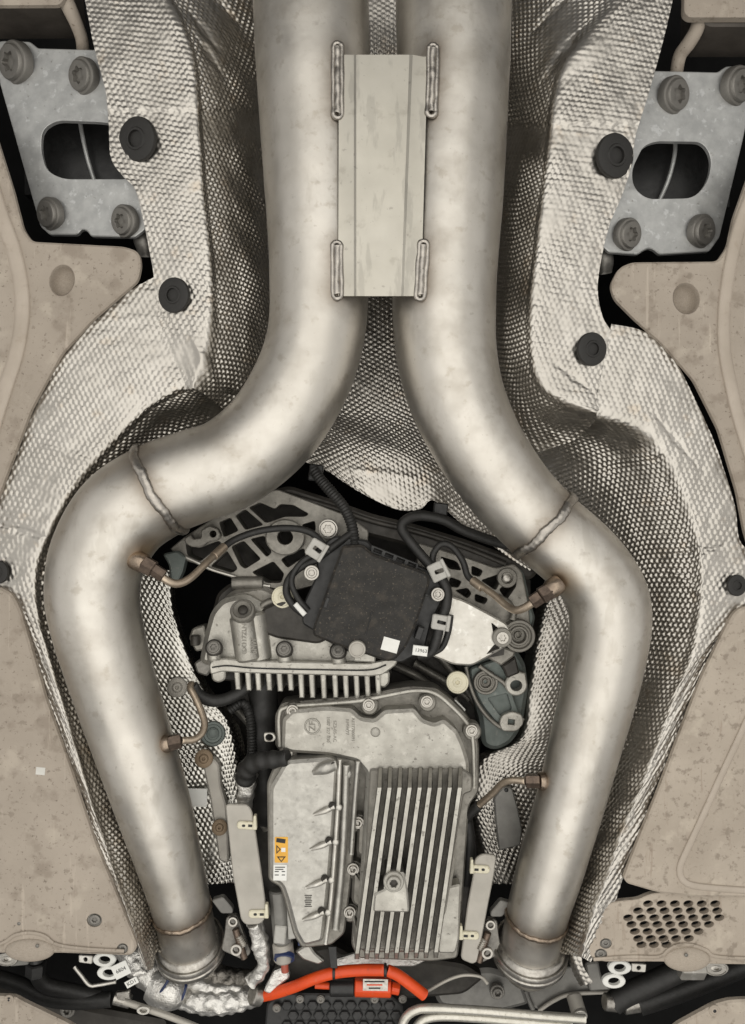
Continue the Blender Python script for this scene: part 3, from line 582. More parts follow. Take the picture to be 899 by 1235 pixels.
for x, y, r in ((814, 115, 22), (890, 104, 23), (758, 283, 19.5), (847, 279, 20)):
    inst('bolt', 'torx', x, y, dr(x, y)+3, r, BOLT, t, (0.50, 0.22), spin=x)
for pts, lab, bl in (([(96, 140, -78), (99, 160, -78), (106, 192, -80), (116, 224, -82)], 'thin curved metal rib behind the slot of the left plate', [(30, 130), (180, 130), (180, 235), (30, 235)]),
                 ([(814, 165, -78), (814, 185, -78), (807, 215, -80), (794, 246, -82)], 'thin curved metal rib behind the slot of the right plate', [(740, 160), (880, 160), (880, 250), (740, 250)])):
    t = thing('curved_rib', lab, 'rib', pts[1][0], pts[1][1], -78)
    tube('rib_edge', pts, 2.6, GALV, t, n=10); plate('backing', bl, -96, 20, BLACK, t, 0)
for px, py, lab in ((172, 292, 'dark bushing below the left slotted plate'), (726, 312, 'dark bushing below the right slotted plate')):
    o = tube('bushing', [(px-5, py-14, -45), (px+2, py, -40), (px+4, py+18, -45)], [9, 12, 8], BOLT); tag(o, lab, 'bushing')

# ================================================================== EXHAUST
ex = thing('twin_exhaust_pipe', 'pair of large satin steel exhaust pipes joined by a welded centre plate', 'exhaust', 450, 200, 0)
def pipe(pts, label):
    A = np.asarray(pts, float); V = tube_arr(A[:, :3], A[:, 3], n=72, seg=420)
    dirs = V-V.mean(1, keepdims=True); dirs /= np.linalg.norm(dirs, axis=2)[:, :, None]
    V = V+dirs*(0.0006*snoise(V, 5, 28)+0.00025*snoise(V, 6, 90))[:, :, None]
    c1 = V[-1].mean(0); V = np.concatenate([V, V[-1:]*0.93+c1*0.07], 0)
    o = link('pipe', grid_mesh('pipe', V, STEEL, True), ex, label); return o, V[:-1]
LP = [(374, -80, -30, 71), (375, 0, -28, 69.5), (379, 100, -24, 68.5), (384, 240, -20, 63.5), (386, 330, -16, 60), (381, 408, -12, 58.5), (360, 468, -8, 58), (325, 520, -4, 57), (278, 558, 0, 56.5), (232, 575, 2, 57), (193, 591, 3, 57.5), (148, 622, 4, 58), (120, 668, 3, 57), (112, 714, 0, 55), (119, 761, -6, 52.5), (133, 812, -14, 50), (152, 870, -26, 48.5), (175, 939, -30, 46), (196, 1009, -40, 41.5), (212, 1065, -50, 37), (221, 1100, -60, 34.5), (227, 1128, -74, 33), (231, 1146, -88, 32)]
RP = [(547, -80, -30, 71), (547, 0, -28, 69.5), (546, 100, -24, 67.5), (541, 240, -20, 64.5), (536, 340, -16, 63), (537, 415, -12, 61), (550, 478, -8, 58), (577, 536, -4, 54), (615, 590, -2, 51), (655, 632, -2, 49.5), (700, 672, -3, 49), (729, 712, -5, 48.5), (736, 757, -8, 48), (727, 818, -12, 45), (708, 890, -18, 42.5), (688, 965, -28, 41), (668, 1033, -36, 39.5), (652, 1088, -46, 37.5), (643, 1125, -60, 36), (639, 1150, -76, 35)]
lp, LV = pipe(LP, 'left exhaust pipe, swinging wide to the left')
rp, RV = pipe(RP, 'right exhaust pipe, swinging wide to the right')
def nearest(V, px, py):
    c = V.mean(1); z = c[:, 2]-ZC; u = c[:, 0]/z*1000+CX; v = c[:, 1]/z*1000+CY
    return int(np.argmin((u-px)**2+(v-py)**2))
def ringweld(V, i, m, parent, r=3.4, slant=0.0, grow=1.015, name='weld_bead', noise=0.35, wob=1.0):
    c = V[i].mean(0); nxt = V[min(i+3, len(V)-1)].mean(0)-V[max(i-3, 0)].mean(0); nxt /= np.linalg.norm(nxt)
    n = 150; L = np.concatenate([V[i], V[i][:1]]); L = np.stack([np.interp(np.linspace(0, 72, n, endpoint=False), np.arange(73), L[:, j]) for j in range(3)], 1)
    L = c+(L-c)*grow; rad = L-c; rad /= np.linalg.norm(rad, axis=1)[:, None]
    th = np.linspace(0, 2*np.pi, 10, endpoint=False); k = np.arange(n)
    rr = r*S*(1+0.22*np.sin(k*1.9)*noise+0.25*np.sin(k*0.37+1)*noise); off = wob*S*np.sin(k*0.29+2)+0.4*S*np.sin(k*0.83)
    A = L[:, None]+(rad[:, None]*np.cos(th)[None, :, None]*0.55+nxt*np.sin(th)[None, :, None])*rr[:, None, None]+nxt*off[:, None, None]
    A = np.concatenate([A, A[:1]]); return link(name, grid_mesh(name, A, m, True), parent)
ringweld(LV, nearest(LV, 194, 590), WELD, lp, 6.0, noise=0.22); ringweld(RV, nearest(RV, 656, 633), WELD, rp, 6.0, noise=0.22)
ringweld(LV, nearest(LV, 221, 1100), WELDB, lp, 3.6, wob=0.5, noise=0.2, grow=1.008); ringweld(RV, nearest(RV, 647, 1108), WELDB, rp, 3.6, wob=0.5, noise=0.2, grow=1.008)
# welded centre plate: flat middle, two flanks folded down on to the pipes
def bridge_plate():
    xs_t = [409, 415, 427, 430, 494, 498, 510, 516]; xs_b = [408, 414, 427, 430, 484, 487, 502, 508]
    ds = [42.5, 43, 45.4, 44, 44, 45.4, 43, 42.5]; V = []; F = []; n = 8
    for layer in (0, 1):
        for (ys, xs) in ((66, xs_t), (357, xs_b)):
            for x, d in zip(xs, ds):
                y = ys+(2.2 if x > 500 and ys < 100 else 0); p = P(x, y, d); p.z += layer*2.0*S; V.append(p)
    for i in range(n-1):
        F.append((i, i+1, n+i+1, n+i)); F.append((2*n+i, 3*n+i, 3*n+i+1, 2*n+i+1))
        F.append((i, 2*n+i, 2*n+i+1, i+1)); F.append((n+i, n+i+1, 3*n+i+1, 3*n+i))
    F += [(0, n, 3*n, 2*n), (n-1, 3*n-1, 4*n-1, 2*n-1)]
    return link('bridge_plate', mesh('bridge_plate', V, F, PLATE, 12), ex)
bp = bridge_plate()
for x0, y0, x1, y1 in ((407.5, 52, 407.5, 142), (522.5, 54, 520.5, 140), (406.5, 292, 407, 360), (511, 291, 507, 361)):
    loop = [(x0+5.2*math.cos(q), y0+5+5.2*math.sin(q), 42.5) for q in np.linspace(math.pi, 2*math.pi, 9)]
    loop += [(x0+(x1-x0)*f+5.2+random.uniform(-.5, .5), y0+6+(y1-y0-12)*f, 43) for f in (0.15, 0.35, 0.55, 0.75, 0.9)]
    loop += [(x1+5.2*math.cos(q), y1-5+5.2*math.sin(q), 42.5) for q in np.linspace(0, math.pi, 9)]
    loop += [(x0+(x1-x0)*f-5.2+random.uniform(-.5, .5), y0+6+(y1-y0-12)*f, 42) for f in (0.9, 0.75, 0.55, 0.35, 0.15)]
    tube('weld_bead', loop, [3.1+random.uniform(-.35, .35) for _ in loop], WELD, bp, n=10, closed=True, seg=160, foil=0.04, ffreq=150)
    tube('weld_fill', [(x0+(x1-x0)*f+random.uniform(-.8, .8), y0+5+(y1-y0-10)*f, 42) for f in np.linspace(0, 1, 14)], [4.6+random.uniform(-.6, .6) for _ in range(14)], WELD, bp, n=12, foil=0.05, ffreq=150)
def tint(o, V, rings, segs):
    full = np.zeros(len(o.data.vertices)); X = V.reshape(-1, 3); t_ = np.zeros(len(X))
    c = V.mean(1); s_ = np.concatenate([[0], np.cumsum(np.linalg.norm(np.diff(c, axis=0), axis=1))])
    for px, py, wd in rings:
        q = s_[nearest(V, px, py)]; t_ = np.maximum(t_, np.repeat(np.exp(-((s_-q)/(wd*S))**2), V.shape[1]))
    for x0, y0, x1, y1 in segs:
        a = np.array(P(x0, y0+6, 40)); b = np.array(P(x1, y1-6, 40)); ab = b-a
        k = np.clip(((X-a) @ ab)/(ab @ ab), 0, 1); dd = np.linalg.norm(X-(a+k[:, None]*ab), axis=1); t_ = np.maximum(t_, np.exp(-(dd/(0.018))**2))
    full[:len(t_)] = t_; o.data.attributes.new('weld_tint', 'FLOAT', 'POINT').data.foreach_set('value', full)
SEG = ((407.5, 52, 407.5, 142), (522.5, 54, 520.5, 140), (406.5, 292, 407, 360), (511, 291, 507, 361))
tint(lp, LV, ((194, 590, 17), (221, 1100, 15)), (SEG[0], SEG[2])); tint(rp, RV, ((656, 633, 17), (647, 1108, 15)), (SEG[1], SEG[3]))
# bungs welded to the pipes
def bung(px0, py0, d0, px1, py1, d1, r, parent):
    rod('sensor_bung', (px0, py0, d0), (px1, py1, d1), r, WELDB, parent, 24, 0.3)
bung(158, 672, 30, 176, 681, 34, 12, lp); bung(676, 702, 28, 662, 713, 30, 12, rp); bung(193, 898, -12, 206, 896, -10, 11, lp); bung(660, 942, -18, 650, 942, -16, 11, rp)

# V-band clamps
def vband(V, px, py, rgrow, label, side):
    i = len(V)-3; c = V[i].mean(0); n = 72
    ax = V[i].mean(0)-V[i-9].mean(0); ax /= np.linalg.norm(ax)
    th = thing('band_clamp', label, 'clamp', px, py, -120, 'V-band clamps at the lower pipe ends')
    R = V[i]-c; Rl = np.linalg.norm(R, axis=1).mean(); R /= np.linalg.norm(R, axis=1)[:, None]
    def band(name, prof, m):
        A = np.stack([c+R*(Rl*g)+ax*z*S for g, z in prof], 1); A = np.concatenate([A, A[:1]]); return link(name, grid_mesh(name, A, m), th)
    band('flange', [(1.0, -14), (1.12, -13), (1.20, -6), (1.21, -2)], BRBOLT)
    b = band('band', [(1.20, -7), (1.26, -7.5), (1.29, -5), (1.29, -1), (1.25, 0), (1.25, 2), (1.29, 3), (1.29, 8), (1.25, 10), (1.18, 10)], BRBOLT)
    b.data.set_sharp_from_angle(angle=math.radians(40))
    band('lower_flange', [(1.20, -2), (1.21, 4), (1.12, 9), (1.0, 12), (0.6, 13), (0.01, 13)], STEEL)
    return th
lc = vband(LV, 226, 1127, 1.0, 'steel V-band clamp round the lower end of the left pipe', 1)
rc = vband(RV, 641, 1131, 1.0, 'steel V-band clamp round the lower end of the right pipe', -1)
for th, sx, x0, y0, zb in ((lc, 1, 283, 1112, -58), (rc, -1, 590, 1116, -54)):
    rod('tension_bolt', (x0+1*sx, y0+8, zb+0), (x0+12*sx, y0+44, zb+0), 4.2, BRONZE, th, 16)
    tube('spring', [(x0+sx*(5+k*0.55)+2.2*math.cos(k*2.1)*0, y0+16+k*1.1, zb+0) for k in range(12)], [5.2 if k % 2 else 4.0 for k in range(12)], BRBOLT, th, n=12, seg=60)
    inst('eye', 'ring', x0-2*sx, y0, zb+2, 6, BRBOLT, th); inst('nut', 'ring', x0+2*sx, y0+34, zb+6, 7, BRBOLT, th)
    plate('lug', rnd([(x0-10*sx, y0-6), (x0+3*sx, y0-8), (x0+9*sx, y0+10), (x0+20*sx, y0+38), (x0+10*sx, y0+46), (x0-16*sx, y0+34), (x0-12*sx, y0+14)], 4), zb-10, 8, BOLT, th)
    plate('lever', rnd([(x0-28*sx, y0-26), (x0-14*sx, y0-30), (x0-2*sx, y0-16), (x0-2*sx, y0-10), (x0-16*sx, y0-10)], 3), zb-2, 10, GREYB, th)
o = tube('downpipe', [(638, 1152, -84), (637, 1164, -92), (635, 1174, -104)], [37, 32, 15], STEEL, n=40); tag(o, 'rounded steel downpipe end below the right clamp', 'downpipe')

# ================================================================== EXHAUST SENSORS
SG = 'exhaust sensors screwed into the pipes'
def sensor(label, nut0, nut1, r, tubepts, tr, m2=TAN, cab=None, cr_=5):
    th = thing('exhaust_sensor', label, 'sensor', nut0[0], nut0[1], nut0[2], SG)
    rod('hex_nut', nut0, nut1, r, BRONZE, th, 6); tube('stem', tubepts, tr, m2, th, n=14)
    if cab: tube('cable', cab, cr_, RUBBER, th, n=12)
    return th
t = sensor('sensor with browned nut and black cable near the left pipe weld', (172, 679, 36), (186, 687, 36), 11, [(188, 688, 34), (200, 699, 30), (214, 704, 22), (230, 697, 10), (250, 678, -15), (266, 663, -40)], [5, 5, 5, 4.7, 4.4, 4.2], cab=[(266, 663, -40), (285, 650, -55), (315, 640, -62), (350, 637, -62), (376, 643, -60), (395, 662, -58)], cr_=4.2)
rod('collar', (184, 686, 36), (198, 695, 34), 8.5, BRONZE, t, 6); rod('crimp', (258, 671, -28), (271, 659, -44), 5.6, TAN, t, 18)
t = sensor('sensor with browned nut near the right pipe weld', (666, 711, 30), (652, 719, 30), 11, [(650, 720, 30), (638, 730, 24), (624, 736, 12), (612, 731, -6), (594, 716, -28), (572, 701, -52)], [5, 5, 4.8, 4.6, 4.4, 4.2], cab=[(572, 701, -52), (564, 694, -58), (558, 676, -62), (546, 660, -64), (533, 656, -64), (523, 668, -62), (522, 684, -60)], cr_=4.0)
rod('collar', (653, 719, 30), (641, 727, 28), 9, BRONZE, t, 6); rod('crimp', (582, 709, -42), (570, 700, -54), 5.6, TAN, t, 18)
t = sensor('lower sensor with bent tube on the inner side of the left pipe', (202, 897, -10), (219, 893, -14), 9.5, [(219, 893, -14), (234, 892, -24), (244, 884, -34), (247, 872, -42), (243, 858, -50), (236, 842, -58), (230, 830, -64), (231, 825, -72)], 4.3, cab=[(232, 827, -70), (240, 838, -74), (256, 845, -76), (276, 842, -78), (298, 828, -82), (312, 805, -86)], cr_=7.5)
t = sensor('lower sensor with bent tube on the inner side of the right pipe', (652, 942, -16), (634, 942, -20), 8.5, [(634, 942, -20), (618, 941, -30), (606, 945, -40), (594, 957, -52), (578, 971, -66)], 4.2, cab=[(578, 971, -66), (568, 980, -72), (560, 990, -80)], cr_=6)

# ================================================================== GEARBOX AREA
# --- crossmember behind the module
t = thing('gearbox_crossmember', 'cast aluminium lattice crossmember crossing behind the black control module', 'crossmember', 440, 660, -100)
holesL = [[(264, 630), (278, 624), (288, 640), (270, 648)], [(284, 622), (296, 614), (318, 633), (296, 639)],
 [(300, 612), (314, 606), (332, 614), (338, 608), (354, 609), (373, 620), (368, 623), (344, 623), (324, 630), (320, 630)],
 [(224, 655), (240, 661), (264, 652), (268, 656), (242, 677), (226, 670)], [(254, 683), (274, 664), (287, 686), (280, 691)],
 [(279, 659), (294, 652), (315, 674), (296, 686), (290, 682)], [(302, 650), (319, 646), (328, 666), (322, 672)],
 [(304, 690), (330, 677), (343, 692), (339, 703), (322, 703)], [(339, 675), (345, 671), (367, 661), (369, 670), (347, 685)], [(364, 633), (380, 628), (381, 641), (367, 637)]]
plate('lattice_casting', rnd([(205, 662), (222, 648), (262, 622), (300, 598), (335, 590), (372, 604), (420, 622), (445, 640), (440, 690), (385, 705), (350, 714), (330, 710), (300, 704), (280, 697), (252, 688), (236, 680), (218, 674)], 4), -100, 36, CASTD, t, 1.2, [rnd(h, 3, 4) for h in holesL]+[circ(344, 648, 9.5, 9, 20), circ(257, 644, 4.5)])
holesR = [[(531, 671), (551, 677), (557, 688), (542, 686)], [(569, 682), (583, 688), (579, 696), (569, 693)], [(580, 700), (603, 692), (608, 694), (598, 712)],
 [(543, 696), (557, 701), (553, 709), (541, 707)], [(549, 712), (564, 709), (569, 716), (564, 722)], [(573, 716), (589, 722), (585, 729), (573, 725)], [(602, 711), (622, 694), (623, 707), (611, 724)]]
plate('lattice_casting', rnd([(505, 655), (529, 662), (567, 674), (598, 685), (620, 680), (630, 690), (638, 730), (640, 760), (632, 785), (600, 775), (540, 735), (500, 720)], 4), -104, 36, CASTD, t, 1.2, [rnd(h, 3, 4) for h in holesR])
plate('backing_web', [(205, 662), (222, 648), (262, 622), (300, 598), (335, 590), (420, 622), (560, 668), (620, 682), (640, 700), (640, 770), (600, 770), (500, 715), (330, 708), (236, 680)], -200, 10, CASTX, t, 0)  # shade of the deep lattice pockets put into the near-black colour
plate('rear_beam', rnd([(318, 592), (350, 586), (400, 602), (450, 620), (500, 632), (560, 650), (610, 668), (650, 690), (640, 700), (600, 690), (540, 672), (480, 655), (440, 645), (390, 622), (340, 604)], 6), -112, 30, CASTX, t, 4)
tube('rear_beam_lip', [(345, 596, -108), (400, 612, -108), (450, 629, -108), (500, 641, -108), (560, 660, -108), (610, 680, -108)], 3.2, CASTX, t)
tube('rim', [(222, 671, -98), (240, 679, -98), (256, 687, -98), (282, 695, -98), (302, 703, -98), (326, 707, -98)], 2.0, BRIGHT, t)
plate('boss_ring', circ(344, 648, 24, 22, 28), -92, 14, CASTD, t, 1.5, [circ(344, 648, 9.5, 9, 20)])
plate('hook_tab', rnd([(222, 650), (230, 644), (232, 650), (243, 649), (242, 640), (252, 634), (262, 637), (266, 646), (262, 652), (250, 654), (244, 659), (232, 660), (224, 656)], 3), -84, 14, CASTD, t, 1.2, [circ(257, 644, 4.2)])
inst('bolt', 'torx', 396, 638, -84, 12, BRBOLT, t); inst('bolt', 'ring', 612, 697, -100, 12, CASTD, t); inst('bolt', 'dome', 612, 697, -106, 7, BRBOLT, t)
inst('boss', 'boss', 626, 767, -92, 20, CASTD, t)
tube('rib', [(600, 720, -98), (612, 726, -98), (620, 738, -96), (618, 748, -94)], 4, CASTD, t)
plate('side_arm', rnd([(622, 682), (632, 690), (640, 725), (646, 745), (640, 770), (628, 740), (626, 705)], 4), -108, 30, CASTG, t, 3)
plate('link_arm', rnd([(196, 668), (214, 664), (224, 672), (220, 690), (214, 702), (206, 702), (204, 682)], 4), -90, 20, CASTG, t, 2)

t = thing('gearbox_shell', 'near-black gearbox casing behind the oil pan and the finned housing', 'gearbox', 430, 900, -190)
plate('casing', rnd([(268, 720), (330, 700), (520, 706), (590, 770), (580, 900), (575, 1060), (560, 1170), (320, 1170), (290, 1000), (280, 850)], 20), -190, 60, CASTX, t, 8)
for x0, y0, x1, y1 in ((500, 800, 566, 842), (520, 780, 575, 850), (548, 842, 572, 900), (556, 900, 572, 990), (470, 800, 520, 826), (280, 850, 320, 900), (288, 960, 322, 1000), (284, 1060, 330, 1100)):
    tube('casing_rib', [(x0, y0, -178), ((x0+x1)/2+3, (y0+y1)/2, -172), (x1, y1, -178)], 5, CASTD, t, n=10)
tube('wiring', [(540, 846, -120), (556, 858, -112), (566, 872, -116), (574, 890, -124)], 3.2, RUBBER, t, n=10); plate('wire_tab', rnd([(545, 846), (550, 844), (562, 856), (560, 860)], 1), -100, 4, WHITE, t, 0.6)
# --- arm below
t = thing('mount_arm', 'dark green-grey cast mount arm ending in a rounded foot beside the right inner shield', 'mount arm', 600, 840, -110)
plate('body', rnd([(560, 800), (592, 785), (622, 782), (634, 800), (638, 830), (632, 868), (626, 884), (616, 898), (598, 906), (582, 900), (579, 868), (568, 832)], 8), -124, 60, CASTG, t, 5)
plate('upper_web', rnd([(566, 806), (600, 795), (612, 812), (622, 846), (630, 866), (616, 878), (598, 872), (582, 852), (570, 828)], 6), -112, 14, CASTG, t, 2, [rnd([(588, 842), (612, 836), (618, 856), (604, 864)], 3)])
plate('recess_floor', [(584, 838), (616, 832), (622, 860), (602, 868)], -119, 4, CASTG, t, 0)
tube('rim', [(562, 804, -108), (567, 826, -108), (576, 848, -108), (590, 866, -108), (606, 878, -108), (622, 879, -108), (631, 866, -108)], 2.6, CASTD, t)
tube('rim', [(578, 803, -106), (592, 813, -106), (606, 822, -106), (613, 830, -106)], 2.8, CASTD, t)
inst('boss', 'boss', 586, 823, -106, 15, CASTD, t)
plate('eye_lug', rnd(circ(623, 826, 13.5, 13.5, 24)[:18]+[(626, 810), (634, 812)], 0), -100, 16, CAST, t, 1.5, [circ(623, 827, 7.2, 6.5)])
plate('foot_flange', rnd([(602, 872), (606, 863), (618, 858), (630, 862), (632, 873), (624, 882), (606, 882)], 4), -104, 10, CAST, t, 1, [rect(617, 871, 8, 6.5, 0.1)])
plate('block', rnd([(585, 792), (604, 779), (622, 786), (620, 792), (605, 803)], 2), -88, 26, CASTD, t, 2)
plate('block', rnd([(606, 803), (622, 792), (627, 812), (612, 818)], 2), -96, 26, CASTX, t, 2)

# --- bright cover
t = thing('cover_plate', 'bright silver triangular cover plate with one bolt, right of the control module', 'cover plate', 560, 765, -60)
plate('plate_body', rnd([(541, 718), (560, 724), (590, 740), (612, 752), (619, 766), (613, 779), (590, 792), (570, 803), (548, 802), (518, 790), (524, 770), (532, 740)], 6), -62, 26, BRIGHT, t, 2,
      [rnd([(593, 751), (604, 760), (596, 766)], 1.5), rnd([(587, 789), (597, 777), (604, 782)], 1.5)])
plate('pocket_floor', [(585, 746), (612, 752), (608, 790), (580, 795)], -74, 4, CASTX, t, 0)
inst('bolt_seat', 'ring', 606, 769, -58, 12, CASTD, t); inst('bolt', 'torx', 606, 769, -60, 9.5, BRBOLT, t)
for px, py, lab in ((341, 720, 'pale yellow round plastic plug at the left end of the black module'), (552, 823, 'pale yellow round plastic plug below the bright triangular cover')):
    o = inst('plastic_plug', 'plug', px, py, -70 if px < 400 else -84, 13.5, CREAM, None, (-0.1, -0.1)); tag(o, lab, 'plug', 'pale yellow plastic plugs')

# --- transfer case with fins
t = thing('finned_gear_housing', 'cast grey gear housing with a row of cooling fins, below the black module', 'gear housing', 360, 790, -60)
plate('body', rnd([(240, 800), (246, 768), (254, 738), (268, 722), (296, 716), (330, 735), (372, 752), (404, 772), (440, 788), (474, 796), (470, 806), (262, 806)], 8), -74, 60, CAST, t, 6)
plate('upper_body', rnd([(262, 730), (280, 712), (316, 706), (352, 722), (384, 748), (360, 764), (318, 762), (290, 740)], 8), -92, 40, CASTD, t, 5)
plate('neck', rnd([(256, 738), (262, 716), (276, 704), (300, 698), (330, 706), (326, 720), (290, 716), (272, 728), (266, 752)], 6), -108, 30, CASTX, t, 4)
plate('flange', rnd([(252, 802), (256, 796), (270, 794), (300, 797), (400, 799), (444, 800), (468, 795), (480, 796), (478, 802), (462, 814), (446, 816), (300, 812), (268, 810), (254, 814)], 4), -58, 14, CAST, t, 1.5)
tube('split_line', [(256, 805, -57), (275, 803, -57), (310, 806, -57), (400, 808, -57), (446, 808, -57), (466, 802, -57)], 0.9, INK, t, n=8)
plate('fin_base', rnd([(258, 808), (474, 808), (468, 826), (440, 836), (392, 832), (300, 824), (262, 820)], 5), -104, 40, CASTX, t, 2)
plate('end_lug', rnd([(254, 806), (272, 806), (272, 820), (264, 824), (256, 821)], 4), -62, 30, CAST, t, 2)
fx = [(286, 832), (299, 833), (311, 833), (324, 833), (337, 834), (350, 833), (363, 842), (376, 842), (390, 843), (404, 842), (417, 843), (430, 844), (443, 842), (456, 842)]
for x, yb in fx:
    plate('fin', [(x-3.6, 810), (x+2.8, 810), (x+4.0, yb), (x-1.6, yb)], -60, 40, CAST, t, 1.2)
plate('end_lug', rnd([(456, 810), (470, 810), (470, 824), (464, 830), (457, 828)], 3), -66, 26, CAST, t, 2)
rod('filler_boss', (292, 742, -62), (300, 796, -66), 15.5, CAST, t, 32, 0.2); rod('filler_boss', (306, 738, -72), (314, 796, -76), 15, CAST, t, 32, 0.2)
inst('filler_plug', 'button', 293, 737, -52, 15, CASTD, t, (0, -0.55)); inst('plug_recess', 'dome', 293, 735, -46, 6, CASTX, t, (0, -0.55))
rod('stub', (280, 703, -98), (318, 703, -98), 8, CASTD, t, 24)
plate('dark_shoulder', rnd([(316, 734), (344, 722), (378, 744), (402, 768), (384, 777), (334, 770), (314, 762)], 6), -68, 20, CASTX, t, 3)
tube('neck_bead', [(345, 722, -84), (318, 730, -80), (312, 750, -80), (330, 762, -80), (372, 752, -84)], 5, CASTD, t)
for x, y in ((258, 781), (343, 783), (408, 785)):
    rod('screw_boss', (x, y+2, -62), (x+1, y+16, -60), 8.5, CAST, t, 24, 0.25); inst('screw', 'torx', x, y, -52, 8.5, BOLT, t, (0, -0.4)); inst('screw_seat', 'thinring', x, y, -56, 10.5, CASTX, t, (0, -0.4))
plate('pad', rnd(rect(440, 793, 26, 11, 0.05), 2), -54, 20, CAST, t, 1.5)
plate('connector', rnd([(228, 770), (232, 758), (246, 754), (250, 768), (246, 784), (236, 786)], 3), -80, 24, CASTD, t, 2); rod('connector_pin', (236, 766, -72), (236, 778, -72), 6, CASTX, t, 16)
plate('foot', rnd([(234, 800), (250, 790), (256, 806), (250, 816), (238, 812)], 3), -80, 24, BOLT, t, 2)
text('cast_lettering', 'BMW', 307, 779, -49.2, 9.5, CASTD, t, -math.pi/2, 0.6, 0.85)
text('cast_lettering', 'GX117ZLN8', 295, 769, -46.0, 8.5, CASTD, t, -math.pi/2, 0.6, 0.9)

# --- control module
t = thing('control_module', 'dusty black square control module with a white label, centre of the photo', 'control module', 450, 720, -40)
plate('tray', rnd([(378, 664), (404, 646), (444, 652), (450, 660), (510, 684), (536, 694), (538, 716), (520, 752), (512, 785), (484, 800), (420, 786), (364, 752), (366, 728), (384, 690)], 5), -58, 30, BLACK, t, 2)
plate('lid', rnd([(413, 658), (438, 657), (450, 668), (505, 687), (517, 692), (519, 703), (500, 760), (490, 781), (476, 797), (466, 798), (440, 789), (400, 776), (378, 767), (377, 759), (394, 711)], 5), -30, 26, LID, t, 3)
for (x0, y0, x1, y1) in ((449, 662, 504, 684),):
    hs = []; 
    for k in range(4):
        f = (k+0.5)/4; cx, cy = x0+(x1-x0)*f, y0+(y1-y0)*f; hs.append(rect(cx, cy, 10, 4, 0.38))
    plate('slotted_ledge', [(448, 657), (505, 680), (504, 688), (447, 666)], -44, 10, BLACK, t, 0.6, hs)
tube('lid_groove', [(449, 738, -29.6), (441, 766, -29.6)], 0.8, INK, t, n=8)
plate('latch', rect(394, 727, 5, 14, 0.35), -29, 14, BLACK, t, 1); plate('latch', rect(506, 764, 8, 16, 0.35), -36, 14, BLACK, t, 1)
inst('rivet', 'button', 431, 783, -26, 10.5, DUSTP, t)
plate('white_sticker', rect(471, 778, 20, 16, 0.27), -29.6, 0.35, WHITE, t, 0)
for x, y, r in ((376, 691, 9.5), (528, 717, 8.5)):
    inst('screw', 'socket', x, y, -44, r, BRBOLT, t, (0.1, -0.1))
for x, y in ((410, 681), (515, 718)): inst('peg', 'dome', x, y, -29.5, 2, INK, t)
CG = 'light grey cable clips on the black module'
def clip(px, py, d, rot, label, wd=22, h=18):
    th = thing('cable_clip', label, 'cable clip', px, py, d, CG)
    plate('clip_body', rnd(rect(px, py, wd, h, rot), 3), d, 8, GREYP, th, 1.2, [rnd(rect(px+1, py, wd*0.5, h*0.24, rot+0.1), 1.5)])
    plate('clip_lip', rnd(rect(px+wd*0.42*math.cos(rot), py+wd*0.42*math.sin(rot), 4, h*1.06, rot), 1), d+2.5, 6, GREYP, th, 0.8)
    return th
clip(382, 663, -42, 0.55, 'light grey cable clip at the upper left corner of the black module', 22, 22)
clip(529, 689, -42, -0.45, 'light grey cable clip at the upper right corner of the black module', 22, 22)
clip(532, 751, -40, 0.15, 'light grey cable clip on the right side of the black module, beside the bright cover', 22, 18)
o = thing('cable_tag', 'small white printed tag wrapped on the cable below the module', 'tag', 507, 785, -38)
plate('tag_body', rect(507, 785, 18, 12, 0.12), -38, 4, WHITE, o, 0.5); text('print', '13963', 508, 785, -37.8, 6, INK, o, 0.12, 0.05)
# cables around the module
for pts, r, lab, kw in [
    ([(378, 566, -86), (388, 580, -82), (402, 596, -76), (415, 612, -72), (424, 632, -68), (428, 656, -62), (430, 664, -60)], 6.5, 'black corrugated cable dropping from the shield lip to the module top', dict(corr=(4, 0.08))),
    ([(428, 640, -66), (412, 652, -58), (396, 664, -54), (380, 676, -52), (360, 686, -56), (348, 700, -58), (346, 716, -60), (356, 732, -62), (372, 744, -66)], 4.6, 'thin black cable looping round the left corner of the module', {}),
    ([(398, 664, -50), (372, 672, -52), (356, 688, -52), (352, 704, -52), (360, 722, -54), (372, 736, -58)], 3.6, 'thinner black cable inside the loop at the left corner of the module', {}),
    ([(640, 662, -110), (600, 654, -98), (560, 640, -88), (535, 627, -82), (508, 622, -78), (490, 627, -72), (485, 638, -68), (497, 656, -62), (512, 674, -58), (524, 688, -54)], 6.2, 'thick black cable curling from the right shield lip to the module', {}),
    ([(531, 694, -54), (539, 712, -52), (538, 732, -50), (531, 752, -50), (527, 770, -50), (520, 786, -52), (505, 790, -56)], 6.2, 'black cable running down the right side of the module under two clips', {}),
    ([(544, 742, -56), (541, 762, -58), (534, 780, -60), (522, 788, -62)], 3.6, 'thin black cable hugging the left edge of the bright cover', {})]:
    o = tube('cable', pts, r, RUBBER, n=14, seg=140, **kw); tag(o, lab, 'cable', 'black cables round the control module')
for px, py, wd, h, lab in ((381, 570, 17, 20, 'black plastic clip on the left end of the silver shield lip'), (532, 614, 17, 15, 'black plastic clip on the right end of the silver shield lip')):
    o = plate('shield_clip', rnd(rect(px, py, wd, h, 0.12), 2), -88, 16, BLACK, None, 1.5); tag(o, lab, 'clip', 'black clips on the shield lip')
o = plate('cable_sleeve', rect(362, 735, 18, 6, 0.85), -50, 6, WHITE, None, 1); tag(o, 'short white sleeve on the thin cable beside the yellow plug', 'sleeve')

